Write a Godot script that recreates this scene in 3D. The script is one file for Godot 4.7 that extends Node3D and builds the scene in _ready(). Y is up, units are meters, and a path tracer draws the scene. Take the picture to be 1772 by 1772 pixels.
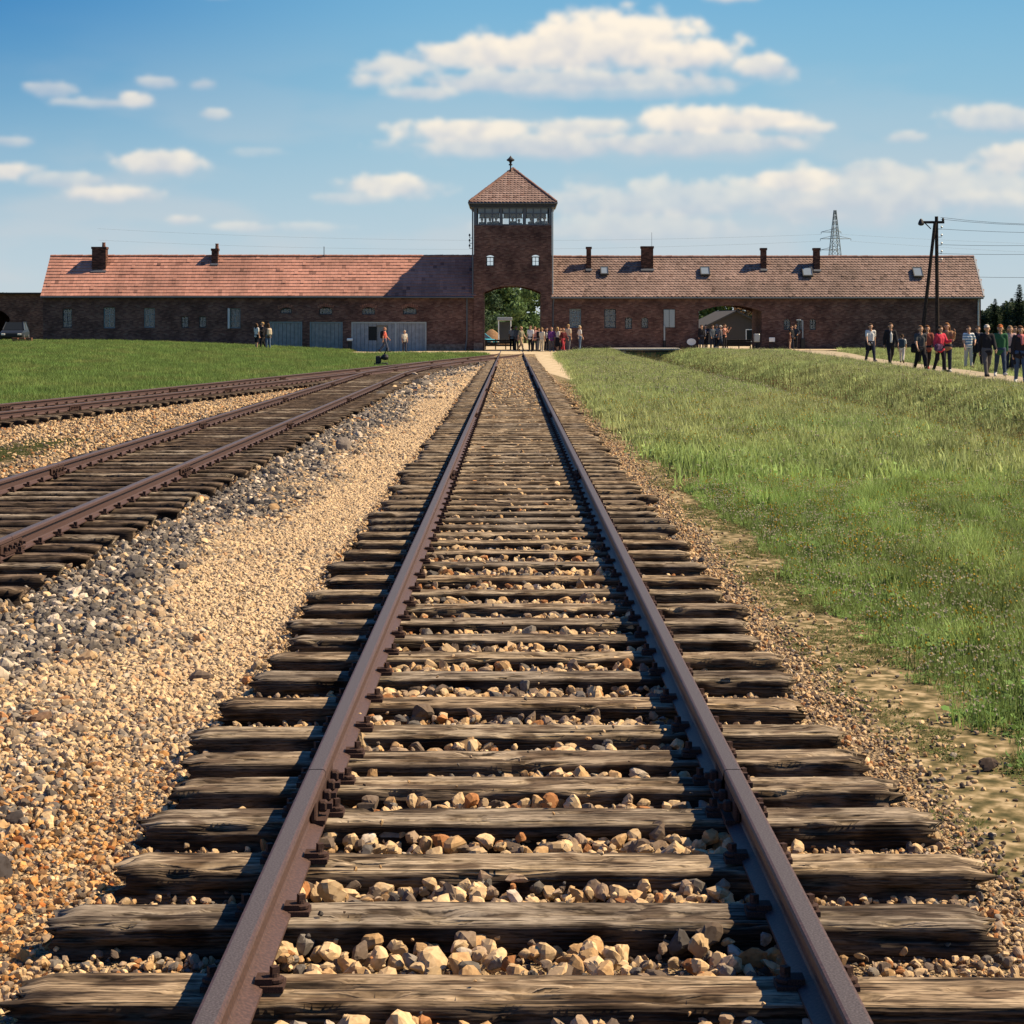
extends Node3D

# ------------------------------------------------------------------ mesh builder
class Shape:
	var v := PackedVector3Array()
	var n := PackedVector3Array()
	var t := PackedVector2Array()
	var c := PackedColorArray()
	var i := PackedInt32Array()
	var tint := Color.WHITE
	func vert(p: Vector3, nn: Vector3, uv := Vector2.ZERO) -> int:
		v.append(p); n.append(nn); t.append(uv); c.append(tint)
		return v.size() - 1
	# corners run anticlockwise seen from the front
	func tri(a: Vector3, b: Vector3, d: Vector3) -> void:
		var nn := (b - a).cross(d - a).normalized()
		var k := vert(a, nn, Vector2(a.x, a.y))
		vert(b, nn, Vector2(b.x, b.y))
		vert(d, nn, Vector2(d.x, d.y))
		i.append_array([k, k + 2, k + 1])
	func quad(a: Vector3, b: Vector3, d: Vector3, e: Vector3) -> void:
		var nn := (b - a).cross(d - a).normalized()
		var w := a.distance_to(b)
		var h := a.distance_to(e)
		var k := vert(a, nn, Vector2(0, h))
		vert(b, nn, Vector2(w, h))
		vert(d, nn, Vector2(w, 0))
		vert(e, nn, Vector2(0, 0))
		i.append_array([k, k + 2, k + 1, k, k + 3, k + 2])
	func box(at: Vector3, size: Vector3, b := Basis()) -> void:
		var h := size * 0.5
		var ax := [b.x * h.x, b.y * h.y, b.z * h.z]
		for k in 3:
			var u: Vector3 = ax[(k + 1) % 3]
			var w: Vector3 = ax[(k + 2) % 3]
			for s in [1.0, -1.0]:
				var m: Vector3 = at + ax[k] * s
				var uu: Vector3 = u * s
				quad(m - uu - w, m + uu - w, m + uu + w, m - uu + w)
	# a box whose long edges are cut off
	func slab(at: Vector3, size: Vector3, cut: float, b := Basis()) -> void:
		var h := size * 0.5
		var ring := [Vector2(h.x - cut, -h.y), Vector2(h.x, -h.y + cut), Vector2(h.x, h.y - cut), Vector2(h.x - cut, h.y), Vector2(-h.x + cut, h.y), Vector2(-h.x, h.y - cut), Vector2(-h.x, -h.y + cut), Vector2(-h.x + cut, -h.y)]
		var zc := [-h.z, -h.z + cut, h.z - cut, h.z]
		var sc := [1.0, 1.0, 1.0, 1.0]
		for k in 3:
			for j in 8:
				var p: Vector2 = ring[j]
				var q: Vector2 = ring[(j + 1) % 8]
				var inn := 0.0 if k == 1 else cut
				var e0: float = inn if k == 0 else 0.0
				var e1: float = inn if k == 2 else 0.0
				var f := func(w: Vector2, e: float, z: float) -> Vector3:
					return at + b * Vector3(w.x * (1.0 - e / maxf(h.x, 0.001)), w.y * (1.0 - e / maxf(h.y, 0.001)), z)
				quad(f.call(p, e0, zc[k]), f.call(q, e0, zc[k]), f.call(q, e1, zc[k + 1]), f.call(p, e1, zc[k + 1]))
		for s in [-1.0, 1.0]:
			for j in range(1, 7):
				var f2 := func(w: Vector2) -> Vector3:
					return at + b * Vector3(w.x * (1.0 - cut / maxf(h.x, 0.001)), w.y * (1.0 - cut / maxf(h.y, 0.001)), s * h.z)
				if s > 0:
					tri(f2.call(ring[0]), f2.call(ring[j]), f2.call(ring[j + 1]))
				else:
					tri(f2.call(ring[0]), f2.call(ring[j + 1]), f2.call(ring[j]))
	func tube(pts: Array, r0: float, r1: float, sides := 8, caps := true) -> void:
		var rings := []
		var m := pts.size()
		for k in m:
			var d: Vector3 = ((pts[mini(k + 1, m - 1)] as Vector3) - (pts[maxi(k - 1, 0)] as Vector3)).normalized()
			var s := d.cross(Vector3.UP if absf(d.y) < 0.9 else Vector3.RIGHT).normalized()
			var w := s.cross(d).normalized()
			var r := lerpf(r0, r1, float(k) / maxf(1, m - 1))
			var first := v.size()
			for j in sides + 1:
				var a := TAU * j / sides
				var o := s * cos(a) + w * sin(a)
				vert(pts[k] + o * r, o, Vector2(float(j) / sides, k))
			rings.append(first)
		for k in m - 1:
			for j in sides:
				var a: int = rings[k] + j
				var b: int = rings[k + 1] + j
				i.append_array([a, a + 1, b, a + 1, b + 1, b])
		if caps:
			for e in [0, m - 1]:
				var d2: Vector3 = ((pts[1] - pts[0]) if e == 0 else (pts[m - 2] - pts[m - 1]))
				d2 = -d2.normalized()
				var mid := vert(pts[e], d2)
				var f2 := v.size()
				for j in sides + 1:
					vert(v[rings[e] + j], d2)
				for j in sides:
					if e == 0:
						i.append_array([mid, f2 + j + 1, f2 + j])
					else:
						i.append_array([mid, f2 + j, f2 + j + 1])
	# profile of (radius, height) turned about the y axis
	func lathe(at: Vector3, prof: Array, sides := 16) -> void:
		for k in prof.size() - 1:
			for j in sides:
				var a0 := TAU * j / sides
				var a1 := TAU * (j + 1) / sides
				var p: Vector2 = prof[k]
				var q: Vector2 = prof[k + 1]
				quad(at + Vector3(sin(a0) * p.x, p.y, cos(a0) * p.x), at + Vector3(sin(a1) * p.x, p.y, cos(a1) * p.x), at + Vector3(sin(a1) * q.x, q.y, cos(a1) * q.x), at + Vector3(sin(a0) * q.x, q.y, cos(a0) * q.x))
	# grid of points, rows by columns, smooth
	func sheet(p: Array, rows: int, cols: int) -> void:
		var first := v.size()
		for r in rows:
			for k in cols:
				var o: Vector3 = p[r * cols + k]
				var dx: Vector3 = (p[r * cols + mini(k + 1, cols - 1)] as Vector3) - (p[r * cols + maxi(k - 1, 0)] as Vector3)
				var dz: Vector3 = (p[mini(r + 1, rows - 1) * cols + k] as Vector3) - (p[maxi(r - 1, 0) * cols + k] as Vector3)
				var nn := dx.cross(dz).normalized()
				if nn.y < 0:
					nn = -nn
				vert(o, nn, Vector2(o.x, o.z))
		for r in rows - 1:
			for k in cols - 1:
				var a := first + r * cols + k
				var b := a + cols
				i.append_array([a, b, a + 1, a + 1, b, b + 1])
	func mesh(smooth := false, tinted := false) -> ArrayMesh:
		var arr := []
		arr.resize(Mesh.ARRAY_MAX)
		arr[Mesh.ARRAY_VERTEX] = v
		if not smooth:
			arr[Mesh.ARRAY_NORMAL] = n
		arr[Mesh.ARRAY_TEX_UV] = t
		if tinted:
			arr[Mesh.ARRAY_COLOR] = c
		arr[Mesh.ARRAY_INDEX] = i
		var m := ArrayMesh.new()
		m.add_surface_from_arrays(Mesh.PRIMITIVE_TRIANGLES, arr)
		if smooth:
			var st := SurfaceTool.new()
			st.create_from(m, 0)
			st.generate_normals()
			return st.commit()
		return m

const EYE := 1.877          # camera height, metres
const LENS := 3300.0        # focal length in photo pixels
const FRONT := 134.5        # distance of the gatehouse front
const WALL := 24.535        # photo pixels per metre on that front
var rng := RandomNumberGenerator.new()
var soft := FastNoiseLite.new()
var M := {}
var used := {}

func wx(px: float) -> float: return (px - 884.0) / WALL
func wy(py: float) -> float: return EYE - (py - 568.0) / WALL

func numbered(called: String) -> String:
	var k: int = used.get(called, 0)
	used[called] = k + 1
	return called if k == 0 else "%s_%03d" % [called, k]

func tag(o: Node, label: String, category: String, group := "") -> Node:
	o.set_meta("label", label)
	o.set_meta("category", category)
	if group:
		o.set_meta("group", group)
	return o

func thing(called: String, label: String, category: String, at := Vector3.ZERO, turn := 0.0, group := "") -> Node3D:
	var o := Node3D.new()
	o.name = numbered(called)
	add_child(o)
	o.position = at
	o.rotation.y = turn
	tag(o, label, category, group)
	return o

func put(called: String, m: Mesh, material: Material, parent: Node = self, kind := "") -> MeshInstance3D:
	var o := MeshInstance3D.new()
	o.name = numbered(called) if parent == self else called
	o.mesh = m
	o.material_override = material
	parent.add_child(o, true)
	if kind:
		o.set_meta("kind", kind)
	return o

func spread(called: String, m: Mesh, material: Material, where: Array, tints: Array, parent: Node = self) -> MultiMeshInstance3D:
	var mm := MultiMesh.new()
	mm.transform_format = MultiMesh.TRANSFORM_3D
	mm.use_colors = true
	mm.mesh = m
	mm.instance_count = where.size()
	for k in where.size():
		mm.set_instance_transform(k, where[k])
		mm.set_instance_color(k, tints[k])
	var o := MultiMeshInstance3D.new()
	o.name = numbered(called) if parent == self else called
	o.multimesh = mm
	o.material_override = material
	parent.add_child(o, true)
	o.set_meta("kind", "stuff")
	return o

# ------------------------------------------------------------------ materials
func paint(lin: Color, rough := 0.85, metal := 0.0, spec := 0.5) -> StandardMaterial3D:
	var m := StandardMaterial3D.new()
	m.albedo_color = lin.linear_to_srgb()
	m.roughness = rough
	m.metallic = metal
	m.metallic_specular = spec
	return m

func noise_tex(freq: float, ramp: Array, size := 512, seed_ := 1, octaves := 5, normal := 0.0) -> NoiseTexture2D:
	var f := FastNoiseLite.new()
	f.noise_type = FastNoiseLite.TYPE_SIMPLEX_SMOOTH
	f.frequency = freq
	f.fractal_octaves = octaves
	f.seed = seed_
	var t := NoiseTexture2D.new()
	t.width = size
	t.height = size
	t.seamless = true
	t.noise = f
	if normal > 0.0:
		t.as_normal_map = true
		t.bump_strength = normal
	elif ramp.size():
		var g := Gradient.new()
		var off := PackedFloat32Array()
		var col := PackedColorArray()
		for r in ramp:
			off.append(r[0])
			col.append((r[1] as Color).linear_to_srgb())
		g.offsets = off
		g.colors = col
		t.color_ramp = g
	return t

func earth(tex: Texture2D, metres: float, rough := 0.95, bump: Texture2D = null, bump_cm := 1.0) -> StandardMaterial3D:
	var m := StandardMaterial3D.new()
	m.albedo_texture = tex
	m.roughness = rough
	m.metallic_specular = 0.25
	m.uv1_triplanar = true
	m.uv1_world_triplanar = true
	m.uv1_scale = Vector3.ONE / metres
	if bump:
		m.heightmap_enabled = true
		m.heightmap_texture = bump
		m.heightmap_scale = bump_cm
	return m

func image_tex(w: int, h: int, f: Callable) -> ImageTexture:
	var im := Image.create_empty(w, h, false, Image.FORMAT_RGB8)
	for y in h:
		for x in w:
			im.set_pixel(x, y, f.call(x, y))
	return ImageTexture.create_from_image(im)

func brick_texture(base: Color, dark: Color, light: Color, mortar: Color, seed_: int) -> ImageTexture:
	var r := RandomNumberGenerator.new()
	r.seed = seed_
	var rows := 26
	var tone := []
	for k in rows * 17:
		var q := r.randf()
		var cc := base.lerp(dark, r.randf() * 0.85) if q < 0.55 else base.lerp(light, r.randf())
		if q > 0.96:
			cc = light.lerp(mortar, 0.5)
		tone.append(cc)
	var f := func(x: int, y: int) -> Color:
		var row := y * rows / 512
		var fy := fmod(y * rows / 512.0, 1.0)
		var sx := x * 8.0 / 512.0 + (0.5 if row % 2 else 0.0)
		var k := int(floor(sx)) % 8
		var fx := fmod(sx, 1.0)
		var col: Color = tone[row * 16 + k]
		if fx < 0.035 or fy < 0.12:
			col = mortar
		return (col * (0.9 + 0.2 * soft.get_noise_2d(x * 3.0, y * 3.0))).linear_to_srgb()
	return image_tex(512, 512, f)

func wood_texture(seed_: int, pale: Color, mid: Color, dark: Color) -> Array:
	var a := FastNoiseLite.new()
	a.seed = seed_
	a.frequency = 0.02
	a.fractal_octaves = 4
	var b := FastNoiseLite.new()
	b.seed = seed_ + 7
	b.frequency = 0.05
	b.fractal_octaves = 3
	var h := Image.create_empty(1024, 256, false, Image.FORMAT_RGB8)
	var f := func(x: int, y: int) -> Color:
		var wob := b.get_noise_2d(x * 0.12, y * 0.3) * 2.4
		var g := a.get_noise_2d(x * 0.055, (y + wob) * 8.0)
		var g2 := a.get_noise_2d(x * 0.14 + 900.0, (y + wob) * 22.0)
		var big := b.get_noise_2d(x * 0.10, y * 0.4)
		var crack := clampf((absf(a.get_noise_2d(x * 0.03 + 400.0, (y + wob) * 3.2)) - 0.03) * 18.0, 0.0, 1.0)
		crack = lerpf(1.0, crack, clampf(0.5 + 2.2 * b.get_noise_2d(x * 0.2 + 70.0, y * 0.6), 0.0, 1.0))
		var w := clampf(0.58 + g * 0.55 + g2 * 0.5 + big * 0.7, 0.0, 1.0)
		var col := dark.lerp(mid, clampf(w * 2.0, 0, 1)).lerp(pale, clampf(w * 2.0 - 1.0, 0, 1))
		# upper face bleached by the weather; tarred sides darkened by shade painted in
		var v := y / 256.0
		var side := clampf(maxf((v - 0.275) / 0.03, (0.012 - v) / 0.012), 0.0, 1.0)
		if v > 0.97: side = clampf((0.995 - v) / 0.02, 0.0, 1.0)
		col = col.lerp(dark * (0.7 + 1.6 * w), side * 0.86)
		var rot := clampf((b.get_noise_2d(x * 0.14 + 33.0, y * 0.35 + 60.0) - 0.12) * 5.0, 0.0, 1.0)
		col = col.lerp(col * Color(0.42, 0.38, 0.36), rot)
		col = (dark * 0.35).lerp(col, 0.12 + 0.88 * crack)
		var hh := clampf(w * 0.6 * (0.3 + 0.7 * crack) + crack * 0.4, 0, 1)
		h.set_pixel(x, y, Color(hh, hh, hh))
		col.a = 1.0
		return col.linear_to_srgb()
	var t := image_tex(1024, 256, f)
	return [t, ImageTexture.create_from_image(h)]

# fine fibres along the length of a sleeper
func grain(m: StandardMaterial3D, fibres: Texture2D) -> void:
	m.detail_enabled = true
	m.detail_blend_mode = BaseMaterial3D.BLEND_MODE_MUL
	m.detail_uv_layer = BaseMaterial3D.DETAIL_UV_2
	m.detail_albedo = fibres
	m.uv2_triplanar = true
	m.uv2_scale = Vector3(0.75, 6.5, 6.5)

func make_materials() -> void:
	var deep := Color(0.030, 0.016, 0.013)
	M.brick = earth(brick_texture(Color(0.142, 0.073, 0.061), Color(0.082, 0.043, 0.039), Color(0.22, 0.125, 0.098), Color(0.14, 0.105, 0.092), 5), 2.0, 0.92)
	M.brick.detail_enabled = true
	M.brick.detail_blend_mode = BaseMaterial3D.BLEND_MODE_MUL
	M.brick.detail_uv_layer = BaseMaterial3D.DETAIL_UV_2
	M.brick.detail_albedo = noise_tex(0.012, [[0.0, Color(0.45, 0.45, 0.48)], [0.4, Color(0.76, 0.75, 0.76)], [0.68, Color(1, 1, 1)], [1.0, Color(1.0, 0.95, 0.9)]], 512, 21, 5)
	M.brick.uv2_triplanar = true
	M.brick.uv2_world_triplanar = true
	M.brick.uv2_scale = Vector3.ONE / 11.0
	M.brick_pale = earth(brick_texture(Color(0.24, 0.10, 0.075), deep * 3.0, Color(0.34, 0.17, 0.12), Color(0.2, 0.15, 0.12), 9), 2.0, 0.92)
	M.plinth = earth(noise_tex(0.03, [[0.2, Color(0.10, 0.075, 0.065)], [0.8, Color(0.20, 0.16, 0.14)]], 256, 4), 3.0)
	M.tile_red = paint(Color(1, 1, 1), 0.8)
	M.tile_red.vertex_color_use_as_albedo = true
	M.tile_red.albedo_texture = noise_tex(0.02, [[0.2, Color(0.8, 0.8, 0.8)], [0.8, Color(1, 1, 1)]], 256, 14)
	M.tile_red.uv1_triplanar = true
	M.tile_red.uv1_world_triplanar = true
	M.underroof = paint(Color(0.035, 0.028, 0.026), 0.95)
	M.chimney = earth(brick_texture(Color(0.10, 0.045, 0.036), deep, Color(0.16, 0.075, 0.055), Color(0.08, 0.06, 0.05), 12), 2.0)
	M.timber = paint(Color(0.035, 0.036, 0.042), 0.7)
	M.frame = paint(Color(0.14, 0.19, 0.22), 0.6)
	M.frame_white = paint(Color(0.75, 0.76, 0.76), 0.5)
	M.frame_dark = paint(Color(0.03, 0.035, 0.042), 0.6)
	M.glass = paint(Color(0.8, 0.85, 0.88), 0.05)
	M.glass.transparency = BaseMaterial3D.TRANSPARENCY_ALPHA
	M.glass.albedo_color.a = 0.12
	M.reflect_grey = paint(Color(0.16, 0.18, 0.2), 0.35)  # reflection of the roof underside put into an even grey
	M.skypane = paint(Color(0.20, 0.24, 0.28), 0.12, 0.0, 0.8)
	M.skyglass_dark = paint(Color(0.012, 0.015, 0.018), 0.3, 0.0, 0.25)
	M.tower_frame = paint(Color(0.075, 0.085, 0.105), 0.6)
	M.gutter = paint(Color(0.09, 0.10, 0.12), 0.5, 0.4)
	M.zinc = paint(Color(0.30, 0.33, 0.36), 0.45, 0.5)
	M.door_grey = earth(noise_tex(0.02, [[0.2, Color(0.165, 0.185, 0.195)], [0.8, Color(0.225, 0.24, 0.25)]], 256, 30), 2.5, 0.6)
	M.door_pale = earth(noise_tex(0.02, [[0.2, Color(0.22, 0.235, 0.255)], [0.8, Color(0.28, 0.295, 0.315)]], 256, 31), 2.5, 0.6)
	M.iron = paint(Color(0.014, 0.014, 0.018), 0.55, 0.3)
	# rail steel: rust brown, lighter and smoother on the running face
	M.rail = earth(noise_tex(0.05, [[0.15, Color(0.036, 0.021, 0.020)], [0.5, Color(0.068, 0.038, 0.035)], [0.85, Color(0.115, 0.063, 0.052)]], 512, 3, 6), 0.35, 0.55, noise_tex(0.06, [], 512, 8, 5), 0.012)
	M.rail.metallic = 0.15
	M.rail.metallic_specular = 0.5
	M.rail_top = earth(noise_tex(0.12, [[0.1, Color(0.064, 0.049, 0.049)], [0.5, Color(0.102, 0.085, 0.085)], [0.9, Color(0.170, 0.149, 0.145)]], 512, 6, 6), 0.5, 0.5)
	M.rail_top.metallic = 0.4
	M.rust = earth(noise_tex(0.08, [[0.2, Color(0.028, 0.018, 0.018)], [0.8, Color(0.075, 0.042, 0.034)]], 256, 16), 0.12, 0.75)
	M.sleepers = []
	var fibres := noise_tex(0.03, [[0.0, Color(0.16, 0.15, 0.14)], [0.33, Color(0.5, 0.49, 0.48)], [0.46, Color(0.93, 0.92, 0.9)], [0.6, Color(1, 1, 1)], [1.0, Color(0.82, 0.81, 0.8)]], 512, 55, 5)
	for k in 6:
		var pale: Color = [Color(0.44, 0.37, 0.285), Color(0.42, 0.345, 0.262), Color(0.39, 0.33, 0.262), Color(0.47, 0.385, 0.285), Color(0.34, 0.29, 0.235), Color(0.44, 0.345, 0.245)][k]
		var mid: Color = [Color(0.27, 0.215, 0.155), Color(0.245, 0.19, 0.138), Color(0.215, 0.172, 0.13), Color(0.28, 0.215, 0.15), Color(0.19, 0.155, 0.122), Color(0.24, 0.178, 0.12)][k]
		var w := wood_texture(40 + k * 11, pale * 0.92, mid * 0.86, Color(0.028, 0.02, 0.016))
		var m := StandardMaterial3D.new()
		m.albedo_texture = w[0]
		m.roughness = 0.9
		m.metallic_specular = 0.25
		m.heightmap_enabled = true
		m.heightmap_texture = w[1]
		m.heightmap_scale = 0.9
		grain(m, fibres)
		M.sleepers.append(m)
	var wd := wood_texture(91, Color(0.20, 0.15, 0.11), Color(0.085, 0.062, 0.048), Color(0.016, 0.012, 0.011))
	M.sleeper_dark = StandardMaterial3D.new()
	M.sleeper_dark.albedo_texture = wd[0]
	M.sleeper_dark.roughness = 0.9
	M.sleeper_dark.metallic_specular = 0.25
	grain(M.sleeper_dark, fibres)
	M.stone = paint(Color(1, 1, 1), 0.9, 0.0, 0.3)
	M.stone.vertex_color_use_as_albedo = true
	M.stone.albedo_texture = noise_tex(0.03, [[0.15, Color(0.6, 0.54, 0.5)], [0.5, Color(1.0, 0.97, 0.94)], [0.85, Color(1, 1, 1)]], 256, 51, 5)
	M.stone.uv1_triplanar = true
	M.stone.uv1_world_triplanar = true
	M.stone.uv1_scale = Vector3.ONE / 0.22
	M.gravel_base = earth(noise_tex(0.09, [[0.2, Color(0.074, 0.052, 0.033)], [0.5, Color(0.252, 0.185, 0.115)], [0.8, Color(0.407, 0.311, 0.200)]], 1024, 61, 4), 1.7, 0.95, noise_tex(0.09, [], 1024, 61, 4), 3.0)
	M.verge = earth(noise_tex(0.03, [[0.15, Color(0.044, 0.043, 0.016)], [0.42, Color(0.118, 0.096, 0.046)], [0.56, Color(0.192, 0.152, 0.081)], [0.72, Color(0.311, 0.244, 0.148)], [0.9, Color(0.385, 0.311, 0.200)]], 1024, 62, 8), 4.0, 0.95, noise_tex(0.05, [], 512, 63, 6), 0.5)
	M.soil = earth(noise_tex(0.015, [[0.2, Color(0.059, 0.081, 0.022)], [0.5, Color(0.096, 0.118, 0.037)], [0.8, Color(0.148, 0.148, 0.059)]], 1024, 64, 7), 14.0, 0.95)
	M.sand = earth(noise_tex(0.02, [[0.2, Color(0.328, 0.265, 0.172)], [0.5, Color(0.406, 0.335, 0.226)], [0.8, Color(0.484, 0.406, 0.289)]], 512, 65, 6), 6.0, 0.95)
	M.walk = earth(noise_tex(0.02, [[0.2, Color(0.257, 0.218, 0.156)], [0.5, Color(0.312, 0.269, 0.195)], [0.8, Color(0.367, 0.320, 0.242)]], 512, 66, 6), 4.0, 0.95)
	M.moss = paint(Color(1, 1, 1), 0.95)
	M.blade = paint(Color(1, 1, 1), 0.7, 0.0, 0.3)
	M.blade.vertex_color_use_as_albedo = true
	M.blade.backlight_enabled = true
	M.blade.backlight = Color(0.8, 0.8, 0.8)
	M.leaf = M.blade
	M.bark = earth(noise_tex(0.05, [[0.2, Color(0.03, 0.022, 0.016)], [0.8, Color(0.09, 0.07, 0.05)]], 256, 71), 0.8)
	M.pole_wood = earth(noise_tex(0.03, [[0.2, Color(0.02, 0.016, 0.016)], [0.8, Color(0.045, 0.034, 0.030)]], 256, 72), 1.0)
	M.concrete = earth(noise_tex(0.03, [[0.2, Color(0.30, 0.29, 0.27)], [0.8, Color(0.42, 0.40, 0.37)]], 256, 73), 1.5)

# ------------------------------------------------------------------ the lie of the land (x to the right, d = distance ahead)
func sst(a: float, b: float, x: float) -> float:
	var q := clampf((x - a) / (b - a), 0, 1)
	return q * q * (3 - 2 * q)

func track_two(d: float) -> float:
	var s := 0.129
	if d < 66.0: return -4.6
	if d < 98.0: return -4.6 + s * (d - 66.0) * (d - 66.0) / 64.0
	if d < 112.0: return -2.536 + s * (d - 98.0)
	var q := minf(d, 124.0) - 112.0
	return -0.730 + s * (q - q * q / 24.0)

func track_three(d: float) -> float:
	return track_two(d) if d >= 98.0 else -2.536 - 0.129 * (98.0 - d)

func left_edge(d: float) -> float: return track_three(d) - 1.5
func verge_edge(d: float) -> float: return 2.08 + 0.75 * sst(40, 105, d) + 0.16 * soft.get_noise_2d(d * 14.0, 3.0) + 0.1 * soft.get_noise_2d(d * 50.0, 9.0)
func walk_near(d: float) -> float: return 13.5 + 0.066 * (minf(d, 112.0) - 52.0)
func walk_far(d: float) -> float: return walk_near(d) + 2.4 + 0.9 * sst(95, 125, d)

func ditch(d: float) -> float: return 9.1 + 0.009 * (125.0 - d)

func land(x: float, d: float) -> float:
	var y := 0.015
	y = lerpf(y, 0.04, 1.0 - sst(1.34, 1.6, absf(x - 0.05)))
	if x > 1.2:
		y = 0.045
		if x > 2.2 and d < 125.3:
			var q := absf(x - ditch(d)) / lerpf(3.0, 2.0, sst(60, 115, d))
			if q < 1.0:
				y -= 0.72 * (0.5 + 0.5 * cos(PI * q)) * (1.0 - sst(125.0, 125.3, d))
		y += 0.26 * sst(ditch(d), ditch(d) + 2.8, x)
	var e := left_edge(d)
	if x < e:
		y += sst(0, 28, e - x) * (0.12 + 0.76 * clampf((d - 30.0) / 95.0, 0, 1))
	var far := sst(108, 123, d)
	if far > 0.0:
		var goal := 0.27 + 0.14 * sst(3, 6, x)
		if x < -6.0:
			goal = lerpf(goal, y, sst(-6, -12, x)) if x > -12.0 else y
		if x > 2.2 and d < 125.3:
			goal = lerpf(goal, y, sst(6.4, 7.2, x) * (1.0 - sst(10.8, 11.6, x)))
		y = lerpf(y, goal, far)
	if d > 135.0:
		y = lerpf(y, 0.3, sst(135, 140, d) * sst(-33, -24, x))
	return y

# a sheet between two edges given as functions of the distance
func strip(called: String, d0: float, d1: float, step0: float, grow: float, cols: int, lo: Callable, hi: Callable, lift: float, m: Material, rough := 0.0) -> void:
	var p := []
	var rows := 0
	var d := d0
	while true:
		var a: float = lo.call(d)
		var b: float = hi.call(d)
		for k in cols:
			var x := lerpf(a, b, float(k) / (cols - 1))
			var edge := minf(k, cols - 1 - k)
			var y := land(x, d) + lift + rough * soft.get_noise_2d(x * 40.0, d * 40.0)
			if edge == 0:
				y -= 0.012
			p.append(Vector3(x, y, -d))
		rows += 1
		if d >= d1:
			break
		d = minf(d1, d + step0 + grow * maxf(0.0, d - 6.0))
	var s := Shape.new()
	s.sheet(p, rows, cols)
	put(called, s.mesh(), m, self, "structure")

func build_land() -> void:
	var s := Shape.new()
	var xs := []
	for x in [-1200.0, -500.0, -200.0, -100.0, -60.0]:
		xs.append(x)
	var q := -46.0
	while q < 30.0:
		xs.append(q)
		q += 0.6
	for x in [32.0, 36.0, 45.0, 70.0, 120.0, 250.0, 600.0, 1400.0]:
		xs.append(x)
	var ds := []
	for x in [-40.0, -15.0, -4.0]:
		ds.append(x)
	q = 0.0
	while q < 142.0:
		ds.append(q)
		q += 0.6 if q > 120.0 and q < 128.0 else 1.2
	for x in [145.0, 150.0, 170.0, 200.0, 300.0, 500.0, 900.0, 2200.0]:
		ds.append(x)
	var p := []
	for d in ds:
		for x in xs:
			var y := land(x, d)
			var sunk := 0.0
			if x > left_edge(d) - 0.1 and x < 2.3 and d > 1.0:
				sunk = 0.06
			if d > 118.0 and x > -12.0 and x < 24.0:
				sunk = 0.05
			if x > walk_near(d) - 0.2 and x < walk_far(d) + 0.2:
				sunk = 0.05
			p.append(Vector3(x, y - sunk, -d))
	s.sheet(p, ds.size(), xs.size())
	put("ground", s.mesh(), M.soil, self, "structure")
	strip("gravel_bed", 2.0, 126.0, 0.16, 0.012, 36, left_edge, func(d): return minf(-1.8, track_two(d) + 6.0), 0.0, M.gravel_base, 0.012)
	strip("track_bed", 2.0, 126.0, 0.16, 0.012, 30, func(_d): return -1.82, func(_d): return 1.72, 0.002, M.gravel_base, 0.008)
	strip("verge_path", 2.0, 124.0, 0.2, 0.012, 16, func(_d): return 1.62, func(d): return verge_edge(d) + 0.25, 0.004, M.verge, 0.01)
	strip("sandy_path", 66.0, 124.0, 1.0, 0.0, 14, func(d): return lerpf(2.1, 1.5, sst(66, 80, d)), func(d): return lerpf(2.25, verge_edge(d) + 0.1, sst(66, 80, d)), 0.012, M.sand)
	strip("walkway", 25.0, 125.0, 1.0, 0.0, 8, walk_near, walk_far, 0.01, M.walk)
	strip("forecourt", 119.5, 200.0, 0.8, 0.0, 40, func(d): return lerpf(-3.0, -11.5, sst(119.5, 127, d)), func(d): return lerpf(3.4, 23.0, sst(122.5, 129, d)), 0.012, M.sand)

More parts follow.
